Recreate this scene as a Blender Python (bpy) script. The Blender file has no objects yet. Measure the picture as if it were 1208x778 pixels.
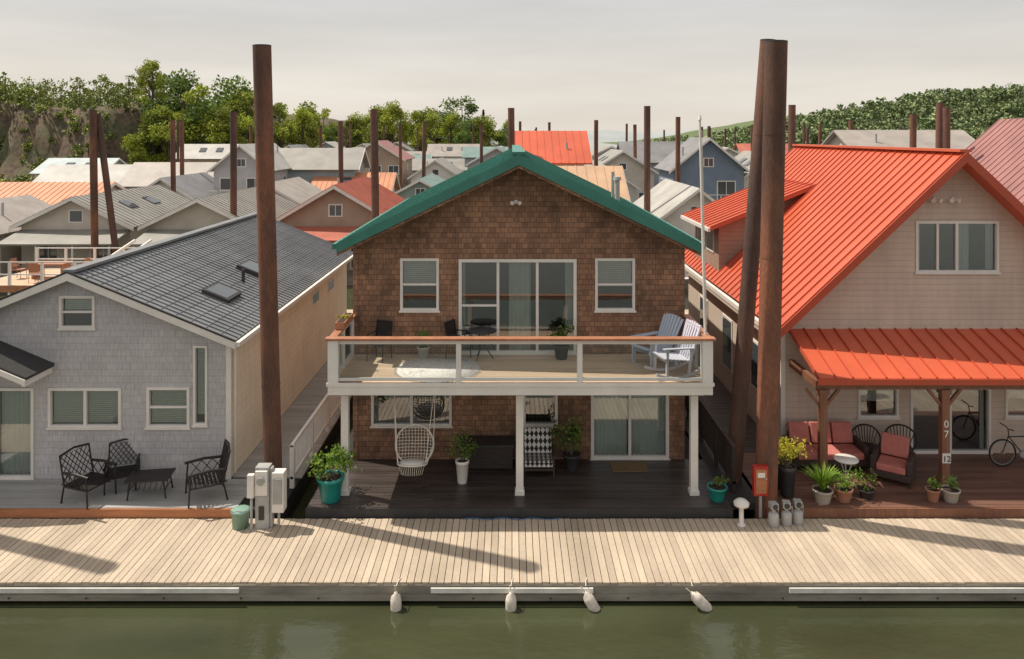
import bpy, math, random
import numpy as np
from mathutils import Vector, Matrix
R=random.Random(7)
sc=bpy.context.scene
sc.view_settings.view_transform='Standard'; sc.view_settings.look='None'; sc.view_settings.exposure=0
H=8.58
# ------------------------------------------------------------ camera
cd=bpy.data.cameras.new('camera'); cam=bpy.data.objects.new('camera',cd); sc.collection.objects.link(cam)
cam.location=(0,0,H); cam.rotation_euler=(math.radians(90),0,0)
cd.sensor_width=36; cd.lens=26.22; cd.shift_y=-0.1896; cd.clip_end=9000; cd.clip_start=.1
sc.camera=cam
# ------------------------------------------------------------ node helpers
def nd(nt,t,ins=None,**kw):
    n=nt.nodes.new(t)
    for k,v in kw.items(): setattr(n,k,v)
    if ins:
        for k,v in ins.items():
            if isinstance(v,bpy.types.NodeSocket): nt.links.new(v,n.inputs[k])
            else: n.inputs[k].default_value=v
    return n
def newmat(name):
    m=bpy.data.materials.new(name); m.use_nodes=True
    nt=m.node_tree; b=nt.nodes['Principled BSDF']; return m,nt,b
def c4(c): return (c[0],c[1],c[2],1)
def mapr(nt,s,a,b,c,d): return nd(nt,'ShaderNodeMapRange',{0:s,1:a,2:b,3:c,4:d}).outputs[0]
def mth(nt,op,a,b=0.0): return nd(nt,'ShaderNodeMath',{0:a,1:b},operation=op).outputs[0]
def scalec(nt,col,f):
    n=nd(nt,'ShaderNodeVectorMath',operation='SCALE')
    if isinstance(col,bpy.types.NodeSocket): nt.links.new(col,n.inputs[0])
    else: n.inputs[0].default_value=col[:3]
    if isinstance(f,bpy.types.NodeSocket): nt.links.new(f,n.inputs['Scale'])
    else: n.inputs['Scale'].default_value=f
    return n.outputs[0]
def M(name,c,r=.6,var=.12,ns=2.0,bump=0,bs=30,metal=0,island=0,st=(1,1,1),c2=None,fine=0.06):
    m,nt,b=newmat(name)
    g=nd(nt,'ShaderNodeNewGeometry')
    vec=nd(nt,'ShaderNodeVectorMath',{0:g.outputs['Position'],1:st},operation='MULTIPLY').outputs[0]
    n1=nd(nt,'ShaderNodeTexNoise',{'Vector':vec,'Scale':ns,'Detail':6.0,'Roughness':.6}).outputs[0]
    n2=nd(nt,'ShaderNodeTexNoise',{'Vector':vec,'Scale':bs,'Detail':4.0}).outputs[0]
    f=mth(nt,'MULTIPLY',mapr(nt,n1,.3,.7,1-var,1+var),mapr(nt,n2,.3,.7,1-fine,1+fine))
    if island: f=mth(nt,'MULTIPLY',f,mapr(nt,g.outputs['Random Per Island'],0,1,1-island,1+island))
    col=c
    if c2:
        col=nd(nt,'ShaderNodeMix',{0:mapr(nt,n1,.42,.62,0,1),6:c4(c),7:c4(c2)},data_type='RGBA').outputs[2]
    nt.links.new(scalec(nt,col,f),b.inputs['Base Color'])
    b.inputs['Roughness'].default_value=r; b.inputs['Metallic'].default_value=metal
    if bump:
        bn=nd(nt,'ShaderNodeBump',{'Height':n2,'Strength':bump,'Distance':.02})
        nt.links.new(bn.outputs[0],b.inputs['Normal'])
    return m
def uv_xy_z(nt):
    g=nd(nt,'ShaderNodeNewGeometry'); s=nd(nt,'ShaderNodeSeparateXYZ',{0:g.outputs['Position']})
    return g,s,nd(nt,'ShaderNodeCombineXYZ',{0:mth(nt,'ADD',s.outputs[0],s.outputs[1]),1:s.outputs[2]}).outputs[0]
def shingle(name,c1,c2,mo,w=.17,h=.15,ms=.007,bump=.6,var=.3):
    m,nt,b=newmat(name); g,s,v=uv_xy_z(nt)
    wob=nd(nt,'ShaderNodeTexNoise',{'Vector':g.outputs['Position'],'Scale':6.0}).outputs[1]
    v2=nd(nt,'ShaderNodeVectorMath',{0:v,1:scalec(nt,wob,.03)},operation='ADD').outputs[0]
    br=nd(nt,'ShaderNodeTexBrick',{'Vector':v2,'Color1':c4(c1),'Color2':c4(c2),'Mortar':c4(mo),'Scale':1.0,'Mortar Size':ms,'Mortar Smooth':.5,'Brick Width':w,'Row Height':h})
    n=nd(nt,'ShaderNodeTexNoise',{'Vector':g.outputs['Position'],'Scale':1.1,'Detail':5.0}).outputs[0]
    st=nd(nt,'ShaderNodeVectorMath',{0:g.outputs['Position'],1:(1,1,.08)},operation='MULTIPLY').outputs[0]
    n2=nd(nt,'ShaderNodeTexNoise',{'Vector':st,'Scale':45.0,'Detail':3.0}).outputs[0]
    f=mth(nt,'MULTIPLY',mapr(nt,n,.3,.7,1-var,1+var),mapr(nt,n2,.3,.7,.82,1.18))
    nt.links.new(scalec(nt,br.outputs[0],f),b.inputs['Base Color'])
    fr=mth(nt,'FRACT',mth(nt,'DIVIDE',s.outputs[2],h))
    hh=mth(nt,'SUBTRACT',mth(nt,'MULTIPLY',fr,-.5),br.outputs[1])
    nt.links.new(nd(nt,'ShaderNodeBump',{'Height':hh,'Strength':bump,'Distance':.015}).outputs[0],b.inputs['Normal'])
    b.inputs['Roughness'].default_value=.8
    return m
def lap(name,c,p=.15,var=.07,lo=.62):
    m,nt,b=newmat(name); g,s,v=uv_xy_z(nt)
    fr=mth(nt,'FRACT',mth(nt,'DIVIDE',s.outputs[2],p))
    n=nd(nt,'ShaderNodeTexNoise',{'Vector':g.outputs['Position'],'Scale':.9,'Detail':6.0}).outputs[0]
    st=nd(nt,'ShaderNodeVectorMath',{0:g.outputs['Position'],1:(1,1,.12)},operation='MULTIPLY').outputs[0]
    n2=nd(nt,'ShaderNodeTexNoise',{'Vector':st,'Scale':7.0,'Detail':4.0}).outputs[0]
    line=mapr(nt,fr,.0,.09,lo,1)  # painted dark line per board: lap shade along with groove dirt
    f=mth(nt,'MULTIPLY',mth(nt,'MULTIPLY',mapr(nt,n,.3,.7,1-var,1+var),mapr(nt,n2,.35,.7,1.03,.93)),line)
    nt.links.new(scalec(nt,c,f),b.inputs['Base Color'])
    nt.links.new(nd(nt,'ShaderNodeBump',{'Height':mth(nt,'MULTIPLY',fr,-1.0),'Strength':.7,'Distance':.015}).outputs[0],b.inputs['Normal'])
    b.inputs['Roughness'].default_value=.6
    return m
def glassm(name,tint,add,rough=.02):
    m,nt,b=newmat(name); nt.nodes.remove(b); o=nt.nodes['Material Output']
    t=nd(nt,'ShaderNodeBsdfTransparent',{0:c4(tint)}); gl=nd(nt,'ShaderNodeBsdfGlossy',{0:(.9,.93,.95,1),'Roughness':rough})
    g=nd(nt,'ShaderNodeNewGeometry'); n=nd(nt,'ShaderNodeTexNoise',{'Vector':g.outputs['Position'],'Scale':1.0,'Detail':0.0}).outputs[0]
    nt.links.new(nd(nt,'ShaderNodeBump',{'Height':n,'Strength':.03,'Distance':.03}).outputs[0],gl.inputs['Normal'])
    f=mth(nt,'ADD',nd(nt,'ShaderNodeFresnel',{0:1.5}).outputs[0],add)
    mx=nd(nt,'ShaderNodeMixShader',{0:f,1:t.outputs[0],2:gl.outputs[0]}); nt.links.new(mx.outputs[0],o.inputs[0]); return m
def foliage(name,c1,c2,c3,tr=True):
    m,nt,b=newmat(name); o=nt.nodes['Material Output']
    g=nd(nt,'ShaderNodeNewGeometry'); cr=nd(nt,'ShaderNodeValToRGB',{0:g.outputs['Random Per Island']})
    e=cr.color_ramp.elements; e[0].color=c4(c1); e[1].color=c4(c3); x=e.new(.5); x.color=c4(c2)
    n=nd(nt,'ShaderNodeTexNoise',{'Vector':g.outputs['Position'],'Scale':.2,'Detail':3.0}).outputs[0]
    col=scalec(nt,cr.outputs[0],mapr(nt,n,.35,.65,.62,1.35))
    nt.links.new(col,b.inputs['Base Color']); b.inputs['Roughness'].default_value=.65
    if tr:
        t=nd(nt,'ShaderNodeBsdfTranslucent',{0:col})
        mx=nd(nt,'ShaderNodeMixShader',{0:.35,1:b.outputs[0],2:t.outputs[0]}); nt.links.new(mx.outputs[0],o.inputs[0])
    return m

white=M('white_paint',(.76,.72,.67),.45,.08,1.5,fine=.03)
dockw=M('weathered_dock_boards',(.48,.39,.295),.8,.17,.7,.3,14,island=.11,st=(1.6,.7,1))
darkdeck=M('dark_stained_deck',(.060,.047,.042),.38,.3,1.5,.2,20,island=.25,st=(.5,3,1))
tandeck=M('tan_composite_deck',(.58,.42,.29),.7,.12,1.2,.1,20,island=.09,st=(.4,3,1))
greydeck=M('grey_deck',(.36,.35,.335),.7,.14,1.2,.1,20,island=.08,st=(.4,3,1))
reddeck=M('reddish_deck',(.17,.085,.06),.5,.25,1.5,.1,20,island=.2,st=(.4,3,1))
redfascia=M('stained_wood_fascia',(.42,.17,.075),.6,.25,2,st=(.4,1,3))
capwood=M('cap_rail_wood',(.40,.17,.09),.5,.18,4)
rust=M('rusted_steel',(.125,.060,.040),.75,.4,1.2,.5,25,st=(1,1,.3),c2=(.20,.078,.042),fine=.2)
rust2=M('rusted_steel_dark',(.095,.054,.044),.75,.35,1.2,.5,25,st=(1,1,.3),c2=(.14,.065,.042),fine=.18)
cedar=shingle('cedar_shingles',(.325,.178,.105),(.195,.108,.068),(.085,.045,.03),w=.15,h=.135,ms=.005,var=.36)
greysh=shingle('grey_shingles',(.50,.485,.49),(.46,.445,.455),(.37,.36,.365),.2,.16,.005,.4,.08)
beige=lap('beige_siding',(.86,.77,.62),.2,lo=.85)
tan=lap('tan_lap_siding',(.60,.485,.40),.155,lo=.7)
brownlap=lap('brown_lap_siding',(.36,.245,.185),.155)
green=M('green_metal_roof',(.05,.21,.165),.42,.16,1.2)
redroof=M('red_metal_roof',(.58,.115,.055),.36,.13,.5,fine=.04)
redrib=M('red_metal_seam',(.48,.085,.042),.4,.05,1)
greyroof=M('slate_metal_roof',(.20,.205,.215),.42,.18,.8,.2,20,island=.14)
black=M('black_metal',(.016,.012,.011),.45,.2,5)
charcoal=M('charcoal',(.04,.038,.038),.6,.2,5)
steel=M('galvanized_grey',(.38,.38,.37),.45,.15,3)
lightmetal=M('dock_bumper_strip',(.68,.66,.62),.5,.16,3)
whaler=M('dock_whaler',(.25,.225,.185),.85,.35,2,.3,15,st=(.4,1,2))
blackfloat=M('dock_float',(.02,.02,.018),.8,.3,3)
interior=M('room_interior',(.17,.14,.115),.9,.2,1)
curtain=M('curtain_cloth',(.58,.62,.56),.9,.06,3)
blindm=M('window_blind',(.72,.71,.64),.8,.05,3)
glass=glassm('window_glass',(.78,.83,.82),.17)
railglass=glassm('railing_glass',(.90,.93,.93),.015)
m_,nt_,b_=newmat('distant_window_glass'); darkglass=m_
b_.inputs['Base Color'].default_value=(.07,.08,.09,1); b_.inputs['Roughness'].default_value=.06; b_.inputs['Specular IOR Level'].default_value=1.0
teal=M('teal_ceramic',(.02,.26,.23),.3,.15,4)
terracotta=M('terracotta',(.38,.18,.11),.8,.15,6)
potgrey=M('stone_pot',(.42,.38,.33),.8,.15,6)
soil=M('soil',(.04,.028,.02),.95,.2,20)
lavender=M('lavender_paint',(.62,.60,.68),.5,.05,3)
ltblue=M('light_blue_paint',(.50,.57,.68),.5,.05,3)
salmon=M('salmon_cushion',(.50,.17,.14),.9,.14,5,.2,60)
wicker=M('dark_wicker',(.055,.036,.028),.7,.3,30,.6,80)
woodpost=M('porch_post_wood',(.22,.095,.055),.6,.25,3,st=(3,3,.4))
redpaint=M('red_enamel',(.45,.03,.02),.35,.1,4)
rope=M('cotton_rope',(.72,.67,.58),.9,.08,30)
greentub=M('sage_plastic',(.20,.33,.27),.5,.1,5)
hosem=M('blue_hose',(.03,.13,.32),.4,.1,5)
fender=M('vinyl_fender',(.70,.63,.54),.4,.22,9)
trunkm=M('bark',(.12,.095,.07),.9,.3,3)
mat_door=M('coir_mat',(.20,.13,.07),.95,.2,30)
f_spring=foliage('spring_leaves',(.12,.17,.02),(.28,.33,.035),(.48,.50,.07))
f_shrub=foliage('hillside_leaves',(.10,.14,.03),(.20,.25,.045),(.36,.39,.08),False)
f_green=foliage('green_leaves',(.06,.11,.022),(.13,.20,.038),(.24,.32,.065))
f_hill=foliage('hilltop_leaves',(.11,.16,.045),(.19,.25,.065),(.30,.36,.10),False)
f_dark=foliage('conifer_needles',(.025,.045,.025),(.045,.075,.035),(.07,.11,.05),False)
f_far=foliage('distant_leaves',(.11,.155,.07),(.18,.235,.09),(.27,.33,.13),False)  # distance haze put into these lighter, greyer leaf colours
f_plant=foliage('plant_leaves',(.05,.12,.012),(.14,.24,.025),(.30,.42,.06))
f_yel=foliage('golden_leaves',(.28,.23,.02),(.50,.42,.04),(.40,.44,.06))
# ------------------------------------------------------------ mesh builder
class MB:
    def __init__(s,Mx=None): s.v=[];s.f=[];s.m=[];s.sm=[];s.mats=[];s.M=Mx
    def add(s,vs,fs,mat,sm=False):
        if mat not in s.mats: s.mats.append(mat)
        i=s.mats.index(mat); b=len(s.v)
        if s.M is not None: s.v+=[tuple(s.M@Vector(v)) for v in vs]
        else: s.v+=[tuple(v) for v in vs]
        for f in fs: s.f.append([b+k for k in f]); s.m.append(i); s.sm.append(sm)
    def box(s,x0,x1,y0,y1,z0,z1,mat):
        s.add([(x0,y0,z0),(x1,y0,z0),(x1,y1,z0),(x0,y1,z0),(x0,y0,z1),(x1,y0,z1),(x1,y1,z1),(x0,y1,z1)],
              [(0,3,2,1),(4,5,6,7),(0,1,5,4),(1,2,6,5),(2,3,7,6),(3,0,4,7)],mat)
    def quad(s,a,b,c,d,mat): s.add([a,b,c,d],[(0,1,2,3)],mat)
    def beam(s,p0,p1,w,h,mat,up=(0,0,1)):
        p0=Vector(p0);p1=Vector(p1);d=(p1-p0).normalized();u=Vector(up)
        if abs(d.dot(u))>.99: u=Vector((0,1,0))
        a=d.cross(u).normalized();u=a.cross(d).normalized();a*=w/2;u*=h/2
        s.add([p0-a-u,p0+a-u,p0+a+u,p0-a+u,p1-a-u,p1+a-u,p1+a+u,p1-a+u],
              [(0,1,2,3),(4,7,6,5),(0,4,5,1),(1,5,6,2),(2,6,7,3),(3,7,4,0)],mat)
    def cyl(s,p0,p1,r0,r1,mat,n=12,cap=True):
        p0=Vector(p0);p1=Vector(p1);d=(p1-p0).normalized();u=Vector((0,0,1))
        if abs(d.z)>.95: u=Vector((0,1,0))
        a=d.cross(u).normalized();u=a.cross(d)
        vs=[]
        for p,r in((p0,r0),(p1,r1)):
            for i in range(n):
                t=2*math.pi*i/n; vs.append(p+a*(r*math.cos(t))+u*(r*math.sin(t)))
        s.add(vs,[(i,(i+1)%n,n+(i+1)%n,n+i) for i in range(n)],mat,True)
        if cap: s.add(vs,[tuple(range(n))[::-1],tuple(range(n,2*n))],mat)
    def tube(s,pts,r,mat,n=6,closed=False):
        k=len(pts)
        for i in range(k if closed else k-1): s.cyl(pts[i],pts[(i+1)%k],r,r,mat,n,False)
    def lathe(s,c,prof,mat,n=20):
        vs=[];k=len(prof)
        for r,z in prof:
            for i in range(n):
                t=2*math.pi*i/n; vs.append((c[0]+r*math.cos(t),c[1]+r*math.sin(t),c[2]+z))
        s.add(vs,[(j*n+i,j*n+(i+1)%n,(j+1)*n+(i+1)%n,(j+1)*n+i) for j in range(k-1) for i in range(n)],mat,True)
    def slab(s,a,b,c,d,t,mat):
        a,b,c,d=map(Vector,(a,b,c,d)); n=(b-a).cross(d-a).normalized()
        if n.z<0: n=-n
        o=n*t
        s.add([a,b,c,d,a-o,b-o,c-o,d-o],[(0,1,2,3),(7,6,5,4),(0,4,5,1),(1,5,6,2),(2,6,7,3),(3,7,4,0)],mat)
    def prism(s,pts,y0,y1,mat):
        n=len(pts); vs=[(x,y0,z) for x,z in pts]+[(x,y1,z) for x,z in pts]
        s.add(vs,[tuple(range(n)),tuple(range(n,2*n))[::-1]]+[(i,n+i,n+(i+1)%n,(i+1)%n) for i in range(n)],mat)
    def build(s,name,parent=None,origin=None,bevel=0):
        me=bpy.data.meshes.new(name)
        o=Vector(parent.location) if parent is not None else Vector(origin or (0,0,0))
        me.from_pydata([(v[0]-o.x,v[1]-o.y,v[2]-o.z) for v in s.v],[],s.f)
        for m in s.mats: me.materials.append(m)
        me.polygons.foreach_set('material_index',s.m); me.polygons.foreach_set('use_smooth',s.sm); me.update()
        ob=bpy.data.objects.new(name,me); sc.collection.objects.link(ob)
        if parent is not None: ob.parent=parent
        else: ob.location=o
        if bevel:
            b=ob.modifiers.new('bevel','BEVEL'); b.width=bevel; b.segments=2; b.limit_method='ANGLE'
        return ob
def empty(name,loc):
    e=bpy.data.objects.new(name,None); e.location=loc; sc.collection.objects.link(e); return e
def TR(x,y,z,rz=0,s=1): return Matrix.Translation((x,y,z))@Matrix.Rotation(math.radians(rz),4,'Z')@Matrix.Scale(s,4)
def planks(mb,x0,x1,y0,y1,z,t,w,along,mat,gap=.008):
    if along=='y':
        n=max(1,round((x1-x0)/w)); w=(x1-x0)/n
        for i in range(n):
            dz=R.uniform(-.003,.003); mb.box(x0+i*w+gap/2,x0+(i+1)*w-gap/2,y0+R.uniform(-.008,.008),y1+R.uniform(-.01,0),z-t,z+dz,mat)
    else:
        n=max(1,round((y1-y0)/w)); w=(y1-y0)/n
        for i in range(n):
            x=x0; L=R.uniform(1.5,4.5)
            while x<x1-.01:
                e=min(x1,x+L); mb.box(x,e-.004,y0+i*w+gap/2,y0+(i+1)*w-gap/2,z-t,z+R.uniform(-.002,.002),mat); x=e; L=4.2
def facade(mb,y,x0,x1,z0,roof,brk,ops,mat):
    xs=sorted(set([x0,x1]+[b for b in brk if x0<b<x1]+[o[0] for o in ops]+[o[1] for o in ops]))
    for a,b in zip(xs,xs[1:]):
        m=(a+b)/2; cols=sorted([o for o in ops if o[0]<m<o[1]],key=lambda o:o[2]); z=z0
        for o in cols:
            if o[2]-z>1e-4: mb.quad((a,y,z),(b,y,z),(b,y,o[2]),(a,y,o[2]),mat)
            z=o[3]
        mb.quad((a,y,z),(b,y,z),(b,y,roof(b)),(a,y,roof(a)),mat)
def fold(mb,x0,x1,y,z0,z1,mat,amp=.03,per=.11):
    n=max(4,int((x1-x0)/per*4)); vs=[]
    for i in range(n+1):
        x=x0+(x1-x0)*i/n; yy=y+amp*math.sin(2*math.pi*(x-x0)/per)+.01*math.sin(x*17)
        vs+=[(x,yy,z0),(x,yy,z1)]
    mb.add(vs,[(2*i,2*i+2,2*i+3,2*i+1) for i in range(n)],mat,True)
def win(mb,x0,x1,z0,z1,y,panes=1,hs=False,blind=0,cur=None,fw=.065,trim=True,dep=1.4,frame=None):
    fr=frame or white
    a,b=y-.035,y+.07
    mb.box(x0,x0+fw,a,b,z0,z1,fr); mb.box(x1-fw,x1,a,b,z0,z1,fr)
    mb.box(x0+fw,x1-fw,a,b,z1-fw,z1,fr); mb.box(x0+fw,x1-fw,a,b,z0,z0+fw,fr)
    mb.box(x0-.03,x1+.03,y-.06,y-.037,z0-.035,z0+.012,fr)
    W=x1-x0
    for i in range(1,panes):
        xm=x0+W*i/panes; mb.box(xm-.035,xm+.035,y-.01,b-.01,z0+fw,z1-fw,fr)
    if hs:
        zm=(z0+z1)/2; mb.box(x0+fw,x1-fw,y-.005,b-.012,zm-.025,zm+.025,fr)
    mb.quad((x0+fw,y+.045,z0+fw),(x1-fw,y+.045,z0+fw),(x1-fw,y+.045,z1-fw),(x0+fw,y+.045,z1-fw),glass)
    y1,y2=y+.072,y+dep
    i=interior
    mb.quad((x0,y2,z0),(x1,y2,z0),(x1,y2,z1),(x0,y2,z1),i)
    mb.quad((x0,y1,z0),(x0,y2,z0),(x0,y2,z1),(x0,y1,z1),i); mb.quad((x1,y1,z0),(x1,y2,z0),(x1,y2,z1),(x1,y1,z1),i)
    mb.quad((x0,y1,z0),(x1,y1,z0),(x1,y2,z0),(x0,y2,z0),i); mb.quad((x0,y1,z1),(x1,y1,z1),(x1,y2,z1),(x0,y2,z1),i)
    if blind:
        zb=z1-fw-(z1-z0-2*fw)*blind; z=z1-fw
        while z>zb: mb.box(x0+fw+.01,x1-fw-.01,y+.095,y+.115,max(z-.043,zb),z,blindm); z-=.05
    for c in (cur or []):
        fold(mb,x0+W*c[0]+.02,x0+W*c[1]-.02,y+.16,z0+.05,z1-.05,curtain)
def gable_roof(mb,xc,hw,y0,y1,zr,sl,t,mat,rib=None,sp=.42,rw=.028,rh=.04,sides=(-1,1)):
    for sg in sides:
        xe=xc+sg*hw; ze=zr-sl*hw
        mb.slab((xc,y0,zr),(xe,y0,ze),(xe,y1,ze),(xc,y1,zr),t,mat)
        if rib:
            n=int((y1-y0)/sp)
            for i in range(n+1):
                yy=y0+.02+(y1-y0-.04)*i/n
                mb.beam((xc,yy,zr+rh/2),(xe,yy,ze+rh/2),rw,rh,rib)
def leafcloud(mb_name,cent,size,mat,seed=0,asp=.65,extra=None,origin=(0,0,0)):
    rs=np.random.RandomState(seed); n=len(cent); cent=np.asarray(cent,float)
    a=rs.normal(size=(n,3)); a/=np.linalg.norm(a,axis=1)[:,None]
    b=np.cross(a,rs.normal(size=(n,3))); b/=np.linalg.norm(b,axis=1)[:,None]
    s=(np.asarray(size)*np.ones(n)*rs.uniform(.6,1.3,n))[:,None]
    a=a*s; b=b*s*asp
    V=np.stack([cent-a,cent-b*.9,cent+a,cent+b*.9],1).reshape(-1,3)
    F=np.arange(4*n).reshape(-1,4)
    vs=V.tolist(); fs=F.tolist(); mi=[0]*n; mats=[mat]
    if extra:
        base=len(vs); vs+= [tuple(v) for v in extra.v]; fs+=[[base+k for k in f] for f in extra.f]; mi+=[1]*len(extra.f); mats.append(extra.mats[0])
    me=bpy.data.meshes.new(mb_name); me.from_pydata(vs,[],fs)
    for m in mats: me.materials.append(m)
    me.polygons.foreach_set('material_index',mi); me.update(); return me
# ------------------------------------------------------------ world + sun
tosun=Vector((-.57,.205,1)).normalized(); elev=math.asin(tosun.z); az=math.atan2(tosun.x,tosun.y)
w=bpy.data.worlds.new('World'); sc.world=w; w.use_nodes=True; nt=w.node_tree
bg=nt.nodes['Background']; sky=nd(nt,'ShaderNodeTexSky',sky_type='NISHITA')
sky.sun_disc=False; sky.sun_elevation=elev; sky.sun_rotation=az; sky.air_density=1.2; sky.dust_density=4; sky.ozone_density=1
tc=nd(nt,'ShaderNodeTexCoord'); mv=nd(nt,'ShaderNodeVectorMath',{0:tc.outputs['Generated'],1:(1.2,1.2,9)},operation='MULTIPLY').outputs[0]
cn=nd(nt,'ShaderNodeTexNoise',{'Vector':mv,'Scale':1.6,'Detail':7.0,'Roughness':.55}).outputs[0]
sp=nd(nt,'ShaderNodeSeparateXYZ',{0:tc.outputs['Generated']})
hz=nd(nt,'ShaderNodeMix',{0:mapr(nt,sp.outputs[2],-.01,.18,0,1),6:(7.9,7.2,6.2,1),7:(5.9,5.75,5.6,1)},data_type='RGBA').outputs[2]
cl=scalec(nt,hz,mapr(nt,cn,.35,.7,.92,1.09))
mx=nd(nt,'ShaderNodeMix',{0:.88,6:sky.outputs[0],7:cl},data_type='RGBA').outputs[2]
nt.links.new(mx,bg.inputs[0]); bg.inputs[1].default_value=.118
sd=bpy.data.lights.new('sun','SUN'); sd.energy=4.7; sd.angle=math.radians(.6); sd.color=(1,.92,.79)
so=bpy.data.objects.new('sun',sd); sc.collection.objects.link(so); so.rotation_euler=tosun.to_track_quat('Z','Y').to_euler(); so.location=(-20,10,40)
# ------------------------------------------------------------ water
m,nt,b=newmat('river_water'); g=nd(nt,'ShaderNodeNewGeometry')
v=nd(nt,'ShaderNodeVectorMath',{0:g.outputs['Position'],1:(1,2.2,1)},operation='MULTIPLY').outputs[0]
n1=nd(nt,'ShaderNodeTexNoise',{'Vector':v,'Scale':2.2,'Detail':5.0,'Roughness':.55}).outputs[0]
n0=nd(nt,'ShaderNodeTexNoise',{'Vector':v,'Scale':.25,'Detail':3.0}).outputs[0]
nt.links.new(scalec(nt,(.050,.056,.028),mapr(nt,n0,.3,.7,.8,1.25)),b.inputs['Base Color'])
b.inputs['Roughness'].default_value=.02; b.inputs['IOR'].default_value=1.5
nt.links.new(nd(nt,'ShaderNodeBump',{'Height':n1,'Strength':.22,'Distance':.06}).outputs[0],b.inputs['Normal'])
wm=MB(); wm.quad((-4000,-2500,-.4),(4000,-2500,-.4),(4000,6000,-.4),(-4000,6000,-.4),m); wm.build('water')
# ------------------------------------------------------------ dock
e=empty('wooden_dock',(0,15.5,0))
mb=MB(); planks(mb,-19,19,14.32,16.70,0,.04,.145,'y',dockw,.014); mb.build('deck_boards',e)
mb=MB(); mb.box(-19,19,14.45,16.6,-.35,-.06,blackfloat); mb.box(-19,19,14.30,14.44,-.21,-.045,whaler); mb.box(-19,19,14.27,14.43,-.33,-.215,whaler)
mb.box(-19,19,16.61,16.69,-.3,-.045,whaler)
for x0,x1 in((-19,-5.22),(-1.55,1.55),(5.3,19)): mb.box(x0,x1,14.235,14.268,-.16,-.07,lightmetal)
for i in range(26): mb.cyl((-18.5+i*1.48,14.262,-.27),(-18.5+i*1.48,14.25,-.27),.02,.02,charcoal,6)
for i in range(16): mb.box(-18.5+i*2.4,-17.1+i*2.4,14.5,16.5,-.75,-.352,blackfloat)
mb.build('frame',e)
for fx,tilt in((-2.2,0),(-.02,0),(1.4,.5),(3.42,.75)):
    mb=MB(Matrix.Translation((fx,14.12,-.10))@Matrix.Rotation(-tilt,4,'Y')@Matrix.Rotation(.12,4,'X'))
    pr=[(.0,-.58),(.03,-.57),(.04,-.53),(.09,-.47),(.105,-.40),(.105,-.14),(.09,-.06),(.04,-.01),(.03,.03),(0,.035)]
    mb.lathe((0,0,0),pr,fender,14); mb.cyl((0,0,.03),(-.02,.02,.16),.01,.01,rope,6)
    mb.M=None; mb.tube([(fx,14.14,.03),(fx+.02,14.34,.015),(fx+.05,14.45,.012)],.009,rope,5)
    mb.build('boat_fender',origin=(fx,14.14,-.3))
# ------------------------------------------------------------ steel pilings
def pile(x0,x1,y,zt,r,mat=rust,dy=0,zb=-2.0):
    mb=MB(); k=(x1-x0)/zt
    P=lambda z:(x0+k*z,y+dy*z/zt,z)
    mb.cyl(P(zb),P(zt),r*.97,r,mat,20)
    mb.cyl(P(zt-.02),P(zt+.015),r*1.01,r*1.01,charcoal,20)
    for z in (2.9,5.8,8.6):
        if z<zt-.5: mb.cyl(P(z-.02),P(z+.02),r*1.015,r*1.015,mat,20,False)
    mb.build('steel_piling',origin=(x0,y,0))
pile(-5.42,-5.70,17.0,10.62,.205)
pile(5.80,6.04,17.05,10.72,.25,rust)
pile(5.40,6.28,18.25,10.9,.20,rust2)
pile(-14.4,-14.2,17.0,10.8,.22,rust2)  # unseen piling off the left edge, added to cast a shadow on the dock
for px,y,zt,r in [(-23.6,42,10,.2),(-27.3,60,9.8,.2),(-16.8,45,10,.2),(-7.4,40,9.95,.21),(-13.8,60,9.7,.2),(-22.6,88,9.8,.2),
 (-21,92,9.7,.2),(-8.8,75,10,.2),(-13.8,92,9.9,.2),(-3.7,90,9.8,.2),(-.06,50,10.4,.22),(7.9,70,10,.2),(8.7,48,10.45,.21),(14,85,9.8,.2),
 (13.8,62,10.1,.2),(24.3,92,9.7,.2),(16.9,45,10.4,.21),(16.3,48,10.2,.18),(26.9,50,10,.21),(24.1,42,10.4,.21),(23.6,40.5,10.1,.18),(38,92,10,.2),(30,66,9.9,.2),(-31,70,9.9,.2),(5.5,110,10.5,.2),(20,130,10.6,.2),(-26,120,10.4,.2),(-35,100,9.9,.2)]:
    pile(px+R.uniform(-.15,.15),px,y,zt,r,R.choice([rust,rust2]))
pile(-22.2,-23.5,42.3,9.8,.18,rust2)
# ------------------------------------------------------------ MAIN HOUSE
e=empty('shingle_house',(.195,19.3,.2)); Y=19.3
xl,xr,xc=-4.08,4.47,.175; zr,sl=8.09,.487
rf=lambda x: zr-.16-sl*abs(x-xc)
ups=[(-2.89,-1.89,4.04,5.40),(2.15,3.18,4.04,5.40),(-1.38,1.67,2.925,5.38)]
lows=[(-3.64,-1.56,1.06,2.25),(.285,1.18,1.06,2.25),(2.04,4.06,.21,2.25)]
mb=MB(); facade(mb,Y,xl,xr,.2,rf,[xc],ups+lows,cedar)
for x in(xl,xr): mb.quad((x,Y,.2),(x,32,.2),(x,32,rf(x)),(x,Y,rf(x)),cedar)
facade(mb,32,xl,xr,.2,rf,[xc],[],cedar)
mb.box(xl-.03,xl+.09,Y-.03,Y-.003,.2,rf(xl)-.05,cedar)
mb.build('walls',e)
mb=MB()
win(mb,*ups[0],Y,1,True,blind=.5); win(mb,*ups[1],Y,1,True,blind=.55)
win(mb,*ups[2],Y,3,False,cur=[(.0,.06),(.42,.62),(.9,.99)],fw=.08,dep=3)
mb.box(-1.3,-.36,Y+.0,Y+.07,4.15,4.2,white)
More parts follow.
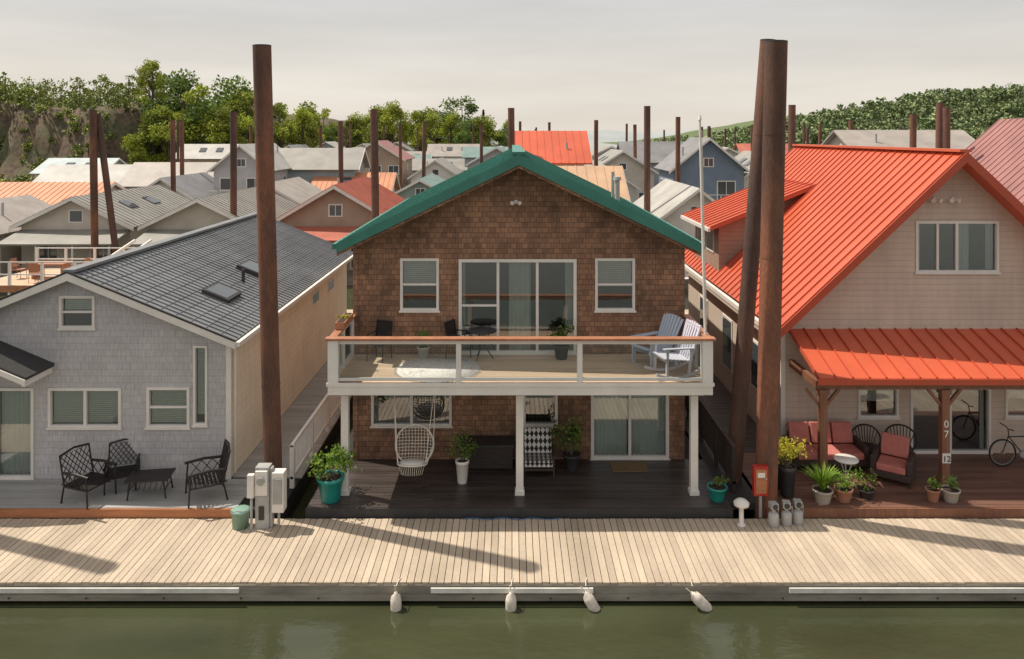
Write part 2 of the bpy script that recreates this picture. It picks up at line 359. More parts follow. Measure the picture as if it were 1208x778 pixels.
win(mb,*lows[0],Y,2,blind=.35); win(mb,*lows[1],Y,1,blind=.3); win(mb,*lows[2],Y,2,cur=[(.03,.48),(.52,.97)],fw=.08)
mb.build('windows',e)
mb=MB(); gable_roof(mb,xc,4.54,18.75,32.4,zr,sl,.12,green,green,.5,.03,.03)
mb.beam((xc,18.73,zr+.04),(xc,32.4,zr+.04),.34,.07,green)
for sg in(-1,1):
    a=(xc,zr+.015); b=(xc+sg*4.58,zr+.015-sl*4.58)
    mb.prism([a,b,(b[0],b[1]-.25),(a[0],a[1]-.27)],18.70,18.747,green)
    mb.prism([(a[0],a[1]-.275),(b[0],b[1]-.255),(b[0],b[1]-.33),(a[0],a[1]-.35)],18.75,18.80,cedar)
    xe=xc+sg*4.60; ze=zr-sl*4.54
    mb.box(min(xe,xe+sg*.1),max(xe,xe+sg*.1),18.75,32.4,ze-.16,ze-.03,green)
mb.cyl((2.95,20.9,6.5),(2.95,20.9,7.35),.07,.07,steel,12); mb.cyl((2.95,20.9,7.33),(2.95,20.9,7.42),.12,.1,steel,12)
mb.cyl((3.0,22.2,6.3),(3.0,22.2,7.5),.05,.05,steel,12)
mb.build('roof',e)
mb=MB(); mb.cyl((.1,Y,6.86),(.1,Y-.06,6.86),.05,.05,white,12)
for s in(-1,1): mb.cyl((.1+s*.03,Y-.05,6.86),(.1+s*.10,Y-.17,6.84),.028,.055,white,12)
mb.build('flood_lamp',e)
# balcony
ZB=2.92; bx0,bx1,by=-4.20,4.58,17.0
mb=MB(); planks(mb,bx0+.06,bx1-.06,by+.06,Y-.01,ZB,.03,.14,'x',tandeck,.007)
mb.box(bx0,bx1,by,by+.055,ZB-.26,ZB-.005,white); mb.box(bx0,bx0+.055,by+.056,Y-.003,ZB-.26,ZB-.005,white); mb.box(bx1-.055,bx1,by+.056,Y-.003,ZB-.26,ZB-.005,white)
mb.box(bx0-.03,bx1+.03,by-.03,by-.002,ZB-.06,ZB+.02,white)
for i in range(21): x=bx0+.3+i*.41; mb.box(x,x+.04,by+.06,Y-.01,ZB-.22,ZB-.035,charcoal)
mb.box(bx0+.1,bx1-.1,17.38,17.52,ZB-.4,ZB-.225,white)
for x in(-3.9,.18,4.25): mb.box(x-.085,x+.085,17.37,17.53,.2,ZB-.4,white); mb.box(x-.11,x+.11,17.34,17.56,.2,.3,white)
mb.build('balcony_floor',e)
mb=MB(); T=ZB+1.0
for x in(bx0+.0,bx1-.24): mb.box(x,x+.24,by-.02,by+.2,ZB-.02,T-.02,white)
for x in(-1.22,1.55): mb.box(x-.06,x+.06,by+.02,by+.12,ZB,T-.02,white)
mb.box(bx0+.24,bx1-.24,by+.03,by+.11,ZB+.05,ZB+.11,white); mb.box(bx0+.24,bx1-.24,by+.03,by+.11,T-.11,T-.02,white)
mb.box(bx0-.06,bx1+.06,by-.05,by+.17,T-.018,T+.035,capwood)
for x in(bx0+.04,bx1-.12):
    mb.box(x,x+.08,by+.201,Y-.003,T-.1,T-.02,white); mb.box(x,x+.08,by+.201,Y-.003,ZB+.05,ZB+.11,white)
    mb.box(x-.05,x+.13,by+.171,Y-.003,T-.018,T+.035,capwood)
    for yy in(18.1,19.15): mb.box(x-.01,x+.09,yy,yy+.1,ZB,T-.021,white)
for a,b in((bx0+.24,-1.28),(-1.16,1.49),(1.61,bx1-.24)): mb.box(a,b,by+.065,by+.075,ZB+.11,T-.11,railglass)
for x in(bx0+.075,bx1-.085):
    mb.box(x,x+.01,by+.2,18.1,ZB+.11,T-.1,railglass); mb.box(x,x+.01,18.2,19.15,ZB+.11,T-.1,railglass)
mb.build('balcony_railing',e,bevel=.006)
mb=MB(); planks(mb,-4.62,4.95,16.80,Y,.2,.04,.14,'x',darkdeck,.008)
mb.box(-4.64,4.97,16.76,16.797,-.02,.195,charcoal); mb.box(-4.6,4.9,16.8,32,-.38,.15,blackfloat)
mb.build('lower_deck',e)
mb=MB(); mb.box(2.5,3.4,18.55,19.1,.204,.222,mat_door); mb.build('door_mat',origin=(2.9,18.8,.2))
mb=MB(); mb.cyl((4.52,17.32,2.7),(4.36,17.32,8.95),.035,.028,white,10); mb.cyl((4.36,17.32,8.94),(4.36,17.32,9.05),.05,.02,white,10)
mb.tube([(4.52,17.3,4.2),(4.40,17.28,8.7)],.006,rope,4); mb.build('flagpole',origin=(4.5,17.3,2.7))
mb=MB(); mb.box(-4.2,-3.98,17.7,18.7,3.97,4.13,capwood); mb.box(-4.17,-4.01,17.73,18.67,4.131,4.14,soil); mb.build('planter_box',origin=(-4.1,18.2,3.97))
# rug
m,nt,b=newmat('rug_weave'); g=nd(nt,'ShaderNodeNewGeometry'); d=nd(nt,'ShaderNodeVectorMath',{0:g.outputs['Position'],1:(-1.78,18.05,2.93)},operation='SUBTRACT').outputs[0]
ln=nd(nt,'ShaderNodeVectorMath',{0:d},operation='LENGTH').outputs['Value']; vo=nd(nt,'ShaderNodeTexVoronoi',{'Vector':d,'Scale':6.0},feature='DISTANCE_TO_EDGE').outputs[0]
rg=mth(nt,'FRACT',mth(nt,'MULTIPLY',ln,3.5)); f=mth(nt,'MULTIPLY',mapr(nt,vo,.02,.05,.45,1),mapr(nt,rg,.05,.09,.5,1))
cmx=nd(nt,'ShaderNodeMix',{0:f,6:(.46,.36,.32,1),7:(.82,.78,.73,1)},data_type='RGBA').outputs[2]; nt.links.new(cmx,b.inputs['Base Color']); b.inputs['Roughness'].default_value=.95
mb=MB(); mb.lathe((-1.78,18.05,2.925),[(1.0,0),(1.0,.014),(.0,.016)],m,48)
for i in range(90):
    t=2*math.pi*i/90; mb.beam((-1.78+1.0*math.cos(t),18.05+1.0*math.sin(t),2.932),(-1.78+1.07*math.cos(t+.02),18.05+1.07*math.sin(t+.02),2.93),.02,.006,rope)
mb.build('round_rug',origin=(-1.78,18.05,2.925))
# ------------------------------------------------------------ LEFT HOUSE
e=empty('grey_shingle_house',(-10.66,18.2,.2)); Y=18.2
xc,zr,sl=-10.66,5.28,.41; xl,xr=-14.45,-6.87
rf=lambda x: zr-.1-sl*abs(x-xc)
ops=[(-11.04,-10.17,3.87,4.67),(-11.31,-9.53,1.45,2.42),(-8.91,-7.86,1.45,2.44),(-7.77,-7.43,1.51,3.45),(-13.5,-11.66,.21,2.42)]
mb=MB(); facade(mb,Y,xl,xr,.2,rf,[xc],ops,greysh)
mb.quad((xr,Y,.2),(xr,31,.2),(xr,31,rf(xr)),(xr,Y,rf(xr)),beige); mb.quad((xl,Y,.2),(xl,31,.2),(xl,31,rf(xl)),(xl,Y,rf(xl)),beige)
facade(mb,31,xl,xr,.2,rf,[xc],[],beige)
mb.box(xr-.1,xr+.02,Y-.025,Y-.003,.2,rf(xr)-.02,white)
mb.cyl((xr+.07,Y+.12,.3),(xr+.07,Y+.12,3.5),.035,.035,white,8)
mb.build('walls',e)
mb=MB()
win(mb,*ops[0],Y,1,True,blind=.45); win(mb,*ops[1],Y,2,blind=.97); win(mb,*ops[2],Y,1,True,blind=.97)
win(mb,*ops[3],Y,1,blind=.9,fw=.05); win(mb,*ops[4],Y,2,cur=[(.03,.5),(.5,.97)])
for yy,z0,z1 in((25.6,2.7,3.15),(27.8,2.7,3.15)):
    mb.box(xr,xr+.03,yy,yy+.9,z0,z1,white); mb.box(xr+.031,xr+.036,yy+.07,yy+.83,z0+.07,z1-.07,darkglass)
mb.build('windows',e)
mb=MB(); gable_roof(mb,xc,4.0,17.9,31.4,zr,sl,.09,greyroof,greyroof,.23,.03,.035)
for i in range(1,11):
    t=i/11; X_=xc+4.0*t; mb.beam((X_,17.92,zr-sl*4*t+.006),(X_,31.38,zr-sl*4*t+.006),.02,.02,greyroof)
mb.beam((xc,17.9,zr+.04),(xc,31.4,zr+.04),.3,.07,greyroof)
for sg in(-1,1):
    a=(xc,zr-.005); b_=(xc+sg*4.03,zr-.005-sl*4.03); mb.prism([a,b_,(b_[0],b_[1]-.17),(a[0],a[1]-.18)],17.86,17.897,white)
    mb.prism([(a[0],a[1]+.05),(b_[0],b_[1]+.05),(b_[0],b_[1]+.007),(a[0],a[1]+.007)],17.85,17.9,charcoal)
    xe=xc+sg*4.02; ze=zr-sl*4.0; mb.box(min(xe,xe+sg*.1),max(xe,xe+sg*.1),17.9,31.4,ze-.14,ze-.03,white)
for X_,Y_ in((-7.95,20.5),(-8.2,23.7)):
    z=zr-sl*(X_-xc)+.0; mb.slab((X_-.35,Y_-.5,z+.35*sl+.14),(X_+.35,Y_-.5,z-.35*sl+.14),(X_+.35,Y_+.5,z-.35*sl+.14),(X_-.35,Y_+.5,z+.35*sl+.14),.2,charcoal)
    mb.slab((X_-.28,Y_-.43,z+.28*sl+.15),(X_+.28,Y_-.43,z-.28*sl+.15),(X_+.28,Y_+.43,z-.28*sl+.15),(X_-.28,Y_+.43,z+.28*sl+.15),.02,darkglass)
mb.cyl((-8.0,22.2,4.0),(-8.0,22.2,4.6),.05,.05,charcoal,10)
mb.build('roof',e)
mb=MB()
for sg in(-1,1): 
    xe=-12.9+sg*1.75; mb.slab((-12.9,17.1,3.75),(xe,17.1,3.02),(xe,Y-.01,3.02),(-12.9,Y-.01,3.75),.07,charcoal)
    mb.prism([(-12.9,3.70),(xe,2.97),(xe,2.84),(-12.9,3.57)],17.06,17.097,white)
for x in(-14.5,): mb.box(x-.06,x+.06,17.12,17.24,.2,2.9,white)
mb.box(-11.28,-11.2,17.14,Y-.01,2.8,2.93,white)
mb.build('porch_roof',e)
mb=MB(); planks(mb,-17,-6.2,16.78,Y-.003,.2,.04,.14,'x',greydeck,.008); mb.box(-17,-6.18,16.73,16.777,-.0,.19,redfascia)
mb.box(-17,-5.2,16.8,31,-.38,.15,blackfloat); planks(mb,-6.86,-5.15,Y+.1,31,.2,.04,.14,'x',greydeck); planks(mb,-6.2,-5.75,17.3,Y+.1,.2,.04,.14,'x',greydeck)
mb.build('deck',e)
mb=MB()
for i in range(8):
    yy=17.7+i*1.7; mb.box(-5.28,-5.18,yy,yy+.1,.2,1.22,white)
for z in(1.18,.42): mb.box(-5.265,-5.195,17.7,29.7,z,z+.06,white)
for i in range(100): yy=17.85+i*.118; mb.box(-5.245,-5.215,yy,yy+.03,.48,1.18,white)
mb.build('walkway_railing',origin=(-5.2,18,.2))
# ------------------------------------------------------------ RIGHT HOUSE
e=empty('red_roof_house',(11.57,19.67,.2)); Y=19.67
xc,zr,sl=11.57,8.15,.948; xl,xr=7.1,16.04
rf=lambda x: zr-.12-sl*abs(x-xc)
ops=[(10.64,12.83,4.96,6.32),(9.12,10.19,1.14,1.95),(10.5,12.62,.21,1.95),(13.0,14.3,1.14,1.95)]
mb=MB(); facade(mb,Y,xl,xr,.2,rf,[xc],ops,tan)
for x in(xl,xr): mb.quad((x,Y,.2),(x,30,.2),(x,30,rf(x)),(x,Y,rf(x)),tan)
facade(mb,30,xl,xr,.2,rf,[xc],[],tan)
mb.box(xl-.015,xl+.1,Y-.025,Y-.003,.2,rf(xl)-.05,white)
mb.cyl((xl-.06,Y+.15,.3),(xl-.06,Y+.15,3.5),.035,.035,white,8)
dr=lambda x: 5.50+.39*(x-6.8)
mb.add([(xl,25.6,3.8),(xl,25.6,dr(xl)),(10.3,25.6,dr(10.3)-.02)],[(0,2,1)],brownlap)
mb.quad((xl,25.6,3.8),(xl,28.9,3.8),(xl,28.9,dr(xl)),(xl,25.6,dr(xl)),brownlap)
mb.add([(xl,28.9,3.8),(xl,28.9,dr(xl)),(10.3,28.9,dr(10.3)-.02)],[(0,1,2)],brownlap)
mb.build('walls',e)
mb=MB(); win(mb,*ops[0],Y,2,blind=0,cur=[(.0,.1),(.52,.7),(.88,.98)],dep=2.2); win(mb,*ops[1],Y,1,blind=.5); win(mb,*ops[2],Y,2,cur=[(.4,.48),(.9,.98)],frame=white,dep=2.2); win(mb,*ops[3],Y,1,blind=.4)
mb.box(11.2,11.26,Y-.0,Y+.06,5.03,6.25,white)
for yy,z0,z1 in((26.2,4.45,5.35),(27.4,4.45,5.35)):
    mb.box(xl-.03,xl,yy,yy+1.0,z0,z1,white); mb.box(xl-.035,xl-.031,yy+.07,yy+.93,z0+.07,z1-.07,darkglass)
for yy,z0,z1 in((21,1.2,2.6),(24,.9,2.6),(27,1.2,2.6)):
    mb.box(xl-.03,xl,yy,yy+1.1,z0,z1,white); mb.box(xl-.035,xl-.031,yy+.07,yy+1.03,z0+.07,z1-.07,darkglass)
mb.build('windows',e)
mb=MB(); gable_roof(mb,xc,4.79,19.0,30.4,zr,sl,.1,redroof,redrib,.40,.03,.04)
mb.beam((xc,19.0,zr+.04),(xc,30.4,zr+.04),.3,.07,redroof)
for sg in(-1,1):
    a=(xc,zr+.0); b_=(xc+sg*4.82,zr-sl*4.82); mb.prism([a,b_,(b_[0],b_[1]-.24),(a[0],a[1]-.26)],18.955,18.997,redrib)
    xe=xc+sg*4.81; ze=zr-sl*4.79; mb.box(min(xe,xe+sg*.12),max(xe,xe+sg*.12),19.0,30.4,ze-.18,ze-.05,white)
mb.slab((6.7,25.2,5.46),(10.34,25.2,6.93),(10.34,29.3,6.93),(6.7,29.3,5.46),.1,redroof)
for i in range(11): yy=25.22+i*.405; mb.beam((6.7,yy,5.48),(10.3,yy,6.935),.03,.04,redrib)
mb.box(6.62,6.7,25.2,29.3,5.32,5.44,white)
mb.build('roof',e)
mb=MB(); mb.slab((7.27,17.7,2.81),(17,17.7,2.81),(17,Y-.01,3.48),(7.27,Y-.01,3.48),.06,redroof)
for i in range(25): x=7.29+i*.40; mb.beam((x,17.7,2.83),(x,Y-.02,3.50),.03,.04,redrib)
mb.box(7.25,17,17.66,17.697,2.66,2.80,redrib)
mb.box(7.3,17,17.85,17.97,2.5,2.68,woodpost); mb.box(7.3,7.42,17.98,Y-.02,2.5,2.68,woodpost)
for i in range(14): x=7.6+i*.7; mb.beam((x,17.75,2.73),(x,Y-.02,3.38),.05,.1,woodpost)
for x in(7.46,10.38,13.6):
    mb.box(x-.09,x+.09,17.83,18.0,.2,2.5,woodpost); mb.box(x-.13,x+.13,17.79,18.04,.2,.36,woodpost); mb.box(x-.12,x+.12,17.8,18.03,2.38,2.5,woodpost)
    for s in(-1,1): mb.beam((x+s*.08,17.91,2.1),(x+s*.4,17.91,2.5),.07,.07,woodpost)
mb.build('porch',e)
mb=MB(); planks(mb,5.75,18,16.80,Y-.003,.2,.04,.14,'x',reddeck,.008); mb.box(5.73,18,16.75,16.797,-.02,.195,woodpost); mb.box(5.8,18,16.85,30,-.38,.15,blackfloat)
planks(mb,5.75,7.09,Y,30,.2,.04,.14,'x',darkdeck)
mb.build('deck',e)
mb=MB()
for x in(11.12,11.6):
    mb.cyl((x,Y,6.9),(x,Y-.05,6.9),.06,.06,white,12)
    for s in(-1,1): mb.cyl((x+s*.03,Y-.05,6.9),(x+s*.10,Y-.18,6.87),.03,.06,white,12)
mb.build('flood_lamps',e)
mb=MB(); mb.box(10.28,10.48,17.805,17.828,.75,.98,white); ob=mb.build('number_sign',origin=(10.38,17.8,.85))
def txt(s,x,y,z,size,mat,parent):
    c=bpy.data.curves.new('numerals','FONT'); c.body=s; c.size=size; c.extrude=.004; c.align_x='CENTER'; o=bpy.data.objects.new('numerals',c); sc.collection.objects.link(o)
    c.materials.append(mat); o.parent=parent; o.location=Vector((x,y,z))-Vector(parent.location); o.rotation_euler=(math.radians(90),0,0)
txt('12',10.38,17.80,.79,.2,black,ob); txt('0\n7',10.38,17.82,1.6,.24,white,ob)
mb=MB()
for i in range(6): yy=17.6+i*1.5; mb.box(5.2,5.29,yy,yy+.09,.15,1.2,wicker)
mb.box(5.19,5.30,17.55,25.2,1.2,1.25,wicker); mb.box(5.21,5.28,17.6,25.1,.35,.41,wicker)
for i in range(60): yy=17.75+i*.125; mb.box(5.23,5.26,yy,yy+.03,.41,1.2,wicker)
mb.box(4.98,5.7,17.1,26,.0,.14,charcoal)
mb.build('side_railing',origin=(5.2,18,.2))
# ------------------------------------------------------------ furniture
def iron_chair(x,y,z,rz,s=1.0,name='wrought_iron_chair'):
    mb=MB(TR(x,y,z,rz,s)); r=.018
    for sx in(-.33,.33):
        mb.tube([(sx,-.34,0),(sx,-.32,.36),(sx,-.3,.6)],r,black); mb.tube([(sx,.36,0),(sx,.28,.36),(sx,.40,.92)],r,black)
        mb.tube([(sx,-.36,.6),(sx,.0,.63),(sx,.33,.6)],r*1.5,black); mb.tube([(sx,-.32,.34),(sx,.28,.34)],r,black)
        for k in range(3): mb.tube([(sx,-.25+k*.2,.35),(sx,-.05+k*.2,.6)],.009,black,5); mb.tube([(sx,-.05+k*.2,.35),(sx,-.25+k*.2,.6)],.009,black,5)
    for a in((-.32,.34),(.28,.34)): mb.tube([(-.33,a[0],a[1]),(.33,a[0],a[1])],r,black)
    mb.tube([(-.33,.40,.92),(0,.42,.97),(.33,.40,.92)],r*1.2,black)
    for k in range(-3,5):
        x0=-.33+.11*k
        for sg in(1,-1):
            pts=[]
            for t in(0,1):
                xx=x0+t*.4 if sg>0 else x0+.4-t*.4; pts.append((xx,t))
            (xa,ta),(xb,tb)=pts
            def cl(xa,ta,xb,tb,lo,hi):
                o=[]
                for xx,tt in((xa,ta),(xb,tb)):
                    if xx<lo: tt=ta+(tb-ta)*(lo-xa)/(xb-xa); xx=lo
                    if xx>hi: tt=ta+(tb-ta)*(hi-xa)/(xb-xa); xx=hi
                    o.append((xx,tt))
                return o
            if max(xa,xb)>-.33 and min(xa,xb)<.33:
                (xa,ta),(xb,tb)=cl(xa,ta,xb,tb,-.33,.33)
                mb.tube([(xa,.29+.11*ta,.40+.52*ta),(xb,.29+.11*tb,.40+.52*tb)],.009,black,5)
    for k in range(9): yy=-.3+k*.072; mb.box(-.32,.32,yy,yy+.05,.345,.36,black)
    mb.build(name,origin=(x,y,z))
iron_chair(-9.75,17.2,.2,70,1.15); iron_chair(-9.3,17.8,.2,20,1.0); iron_chair(-7.1,17.3,.2,-62,1.18)
mb=MB(TR(-8.45,17.42,.2,8))
mb.box(-.48,.48,-.32,.32,.42,.445,black)
for sx in(-.4,.4):
    for sy in(-.26,.26): mb.cyl((sx*1.05,sy,0),(sx*.9,sy*.9,.42),.018,.018,black,6)
    mb.tube([(sx,-.26,.2),(sx,.26,.2)],.012,black)
for k in range(8): mb.tube([(-.42+.12*k,-.27,.2),(-.36+.12*k,-.27,.42)],.008,black,5)
mb.build('patio_table',origin=(-8.45,17.45,.2))
def rocker(x,y,z,rz,mat,name='rocking_chair',s=1):
    mb=MB(TR(x,y,z,rz,s))
    for sx in(-.28,.28):
        pts=[(sx,-.5+i*.125,.03+.16*((-.5+i*.125+.02)/.6)**2) for i in range(9)]+[(sx,.62,.22)]
        for a,b in zip(pts,pts[1:]): mb.beam(a,b,.035,.05,mat)
        mb.beam((sx,-.26,.05),(sx,-.24,.62),.045,.045,mat); mb.beam((sx,.24,.06),(sx,.3,.62),.045,.045,mat)
        mb.beam((sx*1.06,-.34,.64),(sx*1.06,.36,.62),.09,.025,mat)
    mb.beam((-.28,-.25,.38),(.28,-.25,.38),.03,.07,mat); mb.beam((-.28,.25,.34),(.28,.25,.34),.03,.07,mat)
    for k in range(7): yy=-.28+k*.085; mb.beam((-.29,yy,.43-.03*k*.35),(.29,yy,.43-.03*k*.35),.07,.018,mat)
    for k in range(6): xx=-.225+k*.09; mb.beam((xx,.26,.36),(xx*1.08,.52,1.08+.03*(1-abs(xx)/.22)),.06,.018,mat,up=(0,1,0))
    mb.beam((-.28,.50,1.02),(.28,.50,1.02),.03,.09,mat); mb.beam((-.27,.31,.5),(.27,.31,.5),.03,.05,mat)
    for sx in(-.28,.28): mb.beam((sx,.26,.3),(sx,.52,1.08),.04,.04,mat)
    mb.build(name,origin=(x,y,z))
def adirondack(x,y,z,rz,mat,s=1):
    mb=MB(TR(x,y,z,rz,s))
    for sx in(-.27,.27):
        mb.beam((sx,-.42,.36),(sx,.5,.03),.03,.11,mat); mb.beam((sx*1.1,-.36,0),(sx*1.1,-.36,.56),.035,.09,mat); mb.beam((sx*1.1,.3,.0),(sx*1.1,.36,.56),.035,.07,mat)
        mb.beam((sx*1.2,-.44,.57),(sx*1.2,.42,.57),.13,.025,mat)
    for k in range(7): yy=-.42+k*.095; mb.beam((-.27,yy,.42-.36*(k*.095)),(.27,yy,.42-.36*(k*.095)),.08,.02,mat)
    for k in range(7): xx=-.24+k*.08; mb.beam((xx*.85,.16,.18),(xx*1.15,.56,1.02-.9*xx*xx),.068,.018,mat,up=(0,1,0))
    mb.beam((-.27,.38,.55),(.27,.38,.55),.03,.07,mat)
    mb.build('adirondack_chair',origin=(x,y,z))
adirondack(3.55,18.5,ZB,-58,ltblue,1.12); rocker(3.78,17.62,ZB,-75,lavender,s=1.12)
def dining_chair(x,y,z,rz,mat,name='patio_chair'):
    mb=MB(TR(x,y,z,rz))
    for sx in(-.22,.22):
        mb.tube([(sx,-.22,0),(sx,-.2,.44),(sx,-.18,.66),(sx,.22,.66)],.014,mat); mb.tube([(sx,.25,0),(sx,.2,.44),(sx,.28,.92)],.014,mat)
    mb.box(-.23,.23,-.22,.21,.42,.45,mat)
    mb.slab((-.22,.21,.48),(.22,.21,.48),(.22,.29,.92),(-.22,.29,.92),.012,mat)
    mb.tube([(-.22,.28,.92),(.22,.28,.92)],.014,mat); mb.build(name,origin=(x,y,z))
dining_chair(-3.35,18.8,ZB,-20,black); dining_chair(-1.35,18.9,ZB,60,black); 
mb=MB(TR(-.75,18.9,ZB)); mb.lathe((0,0,.70),[(0,0),(.36,0),(.37,.02),(0,.025)],charcoal,28)
for k in range(3): t=k*2.1; mb.tube([(.28*math.cos(t),.28*math.sin(t),0),(.04*math.cos(t),.04*math.sin(t),.35),(.2*math.cos(t),.2*math.sin(t),.7)],.014,black)
mb.build('round_table',origin=(-.75,18.9,ZB))
def plant(x,y,z,pot,pr,ph,r,h,n,leaf,mat=None,blade=False,seed=1,name='potted_plant',stem=True):
    mat=mat or f_plant; e=empty(name,(x,y,z)); mb=MB()
    if pot:
        mb.lathe((x,y,z),[(0,0),(pr*.68,0),(pr*.72,.02),(pr*.95,ph*.85),(pr*1.05,ph*.87),(pr*1.05,ph),(pr*.93,ph),(pr*.9,ph*.9)],pot,24)
        mb.lathe((x,y,z),[(pr*.92,ph*.9),(0,ph*.93)],soil,20)
    rr=random.Random(seed)
    if blade:
        vs=[];fs=[]
        for i in range(n):
            t=rr.uniform(0,6.283); ln=h*rr.uniform(.7,1.15); sp=r*rr.uniform(.3,1.1); ww=leaf*rr.uniform(.6,1.2)
            px,py=-math.sin(t)*ww,math.cos(t)*ww
            b0=len(vs)
            for j in range(5):
                q=j/4; d=sp*q**1.5; zz=z+ph*.9+ln*(q-.35*q*q*sp/r); w2=(1-q)**.6
                cx,cy=x+math.cos(t)*(d+.03),y+math.sin(t)*(d+.03)
                vs+=[(cx-px*w2,cy-py*w2,zz),(cx+px*w2,cy+py*w2,zz)]
            fs+=[(b0+2*j,b0+2*j+1,b0+2*j+3,b0+2*j+2) for j in range(4)]
        mb.add(vs,fs,mat)
        mb.build('plant',e)
    else:
        c=[]
        clumps=[(rr.gauss(0,r*.45),rr.gauss(0,r*.45),rr.uniform(.25,1)*h) for _ in range(9)]
        for i in range(n):
            q=rr.choice(clumps); c.append((x+q[0]+rr.gauss(0,r*.26),y+q[1]+rr.gauss(0,r*.26),z+ph+max(0.02,q[2]*.9+rr.gauss(0,h*.13))))
        for q in clumps: mb.tube([(x,y,z+ph*.9),(x+q[0]*.5,y+q[1]*.5,z+ph+q[2]*.5),(x+q[0],y+q[1],z+ph+q[2]*.85)],.008,trunkm,5)
        mb.build('pot',e)
        me=leafcloud('leaves',np.array(c)-np.array([x,y,z]),leaf,mat,seed); o=bpy.data.objects.new('leaves',me); o.parent=e; sc.collection.objects.link(o)
plant(-4.17,17.15,.2,teal,.30,.55,.42,.55,700,.05,seed=3)
plant(4.72,17.15,.2,teal,.22,.32,.2,.22,160,.035,f_green,seed=4)
plant(-2.25,18.95,ZB,potgrey,.16,.3,.3,.5,60,.02,blade=True,seed=5); plant(1.25,18.9,ZB,charcoal,.2,.35,.3,.45,350,.04,f_green,seed=6)
plant(-4.09,18.2,4.1,None,.1,0,.14,.1,120,.03,f_yel,seed=22,name='planter_flowers')
plant(-1.2,18.0,.2,white,.16,.55,.3,.6,420,.04,f_green,seed=7)
plant(1.5,18.7,.2,charcoal,.22,.4,.38,.9,500,.05,f_green,seed=9)
plant(7.1,17.05,.2,potgrey,.22,.3,.5,.65,190,.02,blade=True,seed=10)
plant(7.6,17.1,.2,terracotta,.2,.3,.3,.35,300,.035,seed=11); plant(6.4,17.35,.2,charcoal,.2,.7,.36,.62,650,.04,f_yel,seed=12)
plant(6.35,17.8,.2,wicker,.2,.4,.3,.5,300,.04,f_green,seed=16)
plant(9.65,17.1,.2,terracotta,.15,.28,.15,.2,150,.03,f_plant,seed=13); plant(10.05,17.1,.2,potgrey,.2,.28,.2,.28,220,.03,f_green,seed=14)
plant(8.2,17.25,.2,charcoal,.17,.2,.25,.3,200,.03,f_plant,seed=17)
# hanging egg chair
cx,cy,cz=-2.35,18.0,1.12
mb=MB(Matrix.Translation((cx,cy,cz))@Matrix.Rotation(math.radians(-12),4,'X'))
ring=[(.46*math.cos(t*math.pi/16),0,.46*math.sin(t*math.pi/16)) for t in range(32)]
mb.tube(ring,.022,rope,6,True)
seat=[(.34*math.cos(t*math.pi/16),-.34+.30*math.sin(t*math.pi/16),-.36) for t in range(32)]; mb.tube(seat,.022,rope,6,True)
for k in range(-5,6):
    a=k*.075; h=math.sqrt(.46**2-a*a)
    mb.tube([(a,.0,h),(a,.10,h*.3),(a,.10,-h*.5),(a,.0,-h)],.008,rope,5)
    mb.tube([(h,0,a),(h*.5,.1,a),(-h*.5,.1,a),(-h,0,a)],.008,rope,5)
for k in range(-6,7):
    a=k*.05; h=.30*math.sqrt(max(0,1-(a/.34)**2)); mb.tube([(a,-.34-h,-.36),(a,-.34,-.42),(a,-.34+h,-.36)],.010,rope,5)
    mb.tube([(a*1.0,-.34-h,-.36),(a*.8,-.32-h*.9,-.58)],.006,rope,4)
mb.lathe((0,-.3,-.40),[(0,0),(.28,.01),(.3,.05),(.26,.1),(0,.11)],white,20)
for s in(-1,1): mb.tube([(s*.34,-.3,-.36),(s*.46,0,.02)],.014,rope,5)
mb.M=Matrix.Identity(4)
for s in(-1,1):
    mb.tube([(cx+s*.46,cy,cz+.05),(cx+s*.5,cy,2.68)],.012,rope,5); mb.tube([(cx+s*.33,cy-.55,cz-.2),(cx+s*.5,cy,2.68)],.010,rope,5)
mb.build('hanging_macrame_chair',origin=(cx,cy,cz))
# patterned lounge chair
m,nt,b=newmat('black_white_cushion'); g=nd(nt,'ShaderNodeNewGeometry'); s_=nd(nt,'ShaderNodeSeparateXYZ',{0:g.outputs['Position']})
ck=nd(nt,'ShaderNodeTexChecker',{'Vector':nd(nt,'ShaderNodeCombineXYZ',{0:mth(nt,'ADD',s_.outputs[0],mth(nt,'SUBTRACT',s_.outputs[2],s_.outputs[1])),1:mth(nt,'SUBTRACT',s_.outputs[0],mth(nt,'SUBTRACT',s_.outputs[2],s_.outputs[1])),2:.37}).outputs[0],'Scale':9.0,1:(.025,.025,.025,1),2:(.62,.60,.56,1)})
nt.links.new(ck.outputs[0],b.inputs['Base Color']); b.inputs['Roughness'].default_value=.9
mb=MB(TR(.65,18.45,.2,0))
mb.slab((-.34,-.3,.44),(.34,-.3,.44),(.34,.3,.40),(-.34,.3,.40),.14,m); mb.slab((-.34,.24,.42),(.34,.24,.42),(.34,.42,.98),(-.34,.42,.98),.12,m)
for sx in(-.37,.37): mb.beam((sx,-.3,0),(sx,-.28,.56),.04,.04,wicker); mb.beam((sx,.3,0),(sx,.42,.92),.04,.04,wicker); mb.beam((sx,-.33,.58),(sx,.35,.56),.07,.03,wicker)
mb.box(-.36,.36,-.3,.3,.2,.26,wicker); mb.build('cushioned_lounge_chair',origin=(.65,18.45,.2),bevel=.02)
mb=MB(); mb.box(-1.3,.02,18.65,19.2,.24,.78,wicker); mb.box(-1.34,.06,18.61,19.24,.78,.84,charcoal)
for x in(-1.26,-.08): mb.box(x,x+.06,18.68,18.74,.2,.24,black)
for k in range(6): mb.box(-1.29,.01,18.63,18.648,.28+k*.085,.31+k*.085,charcoal)
mb.build('storage_bench',origin=(-.6,18.9,.2),bevel=.01)
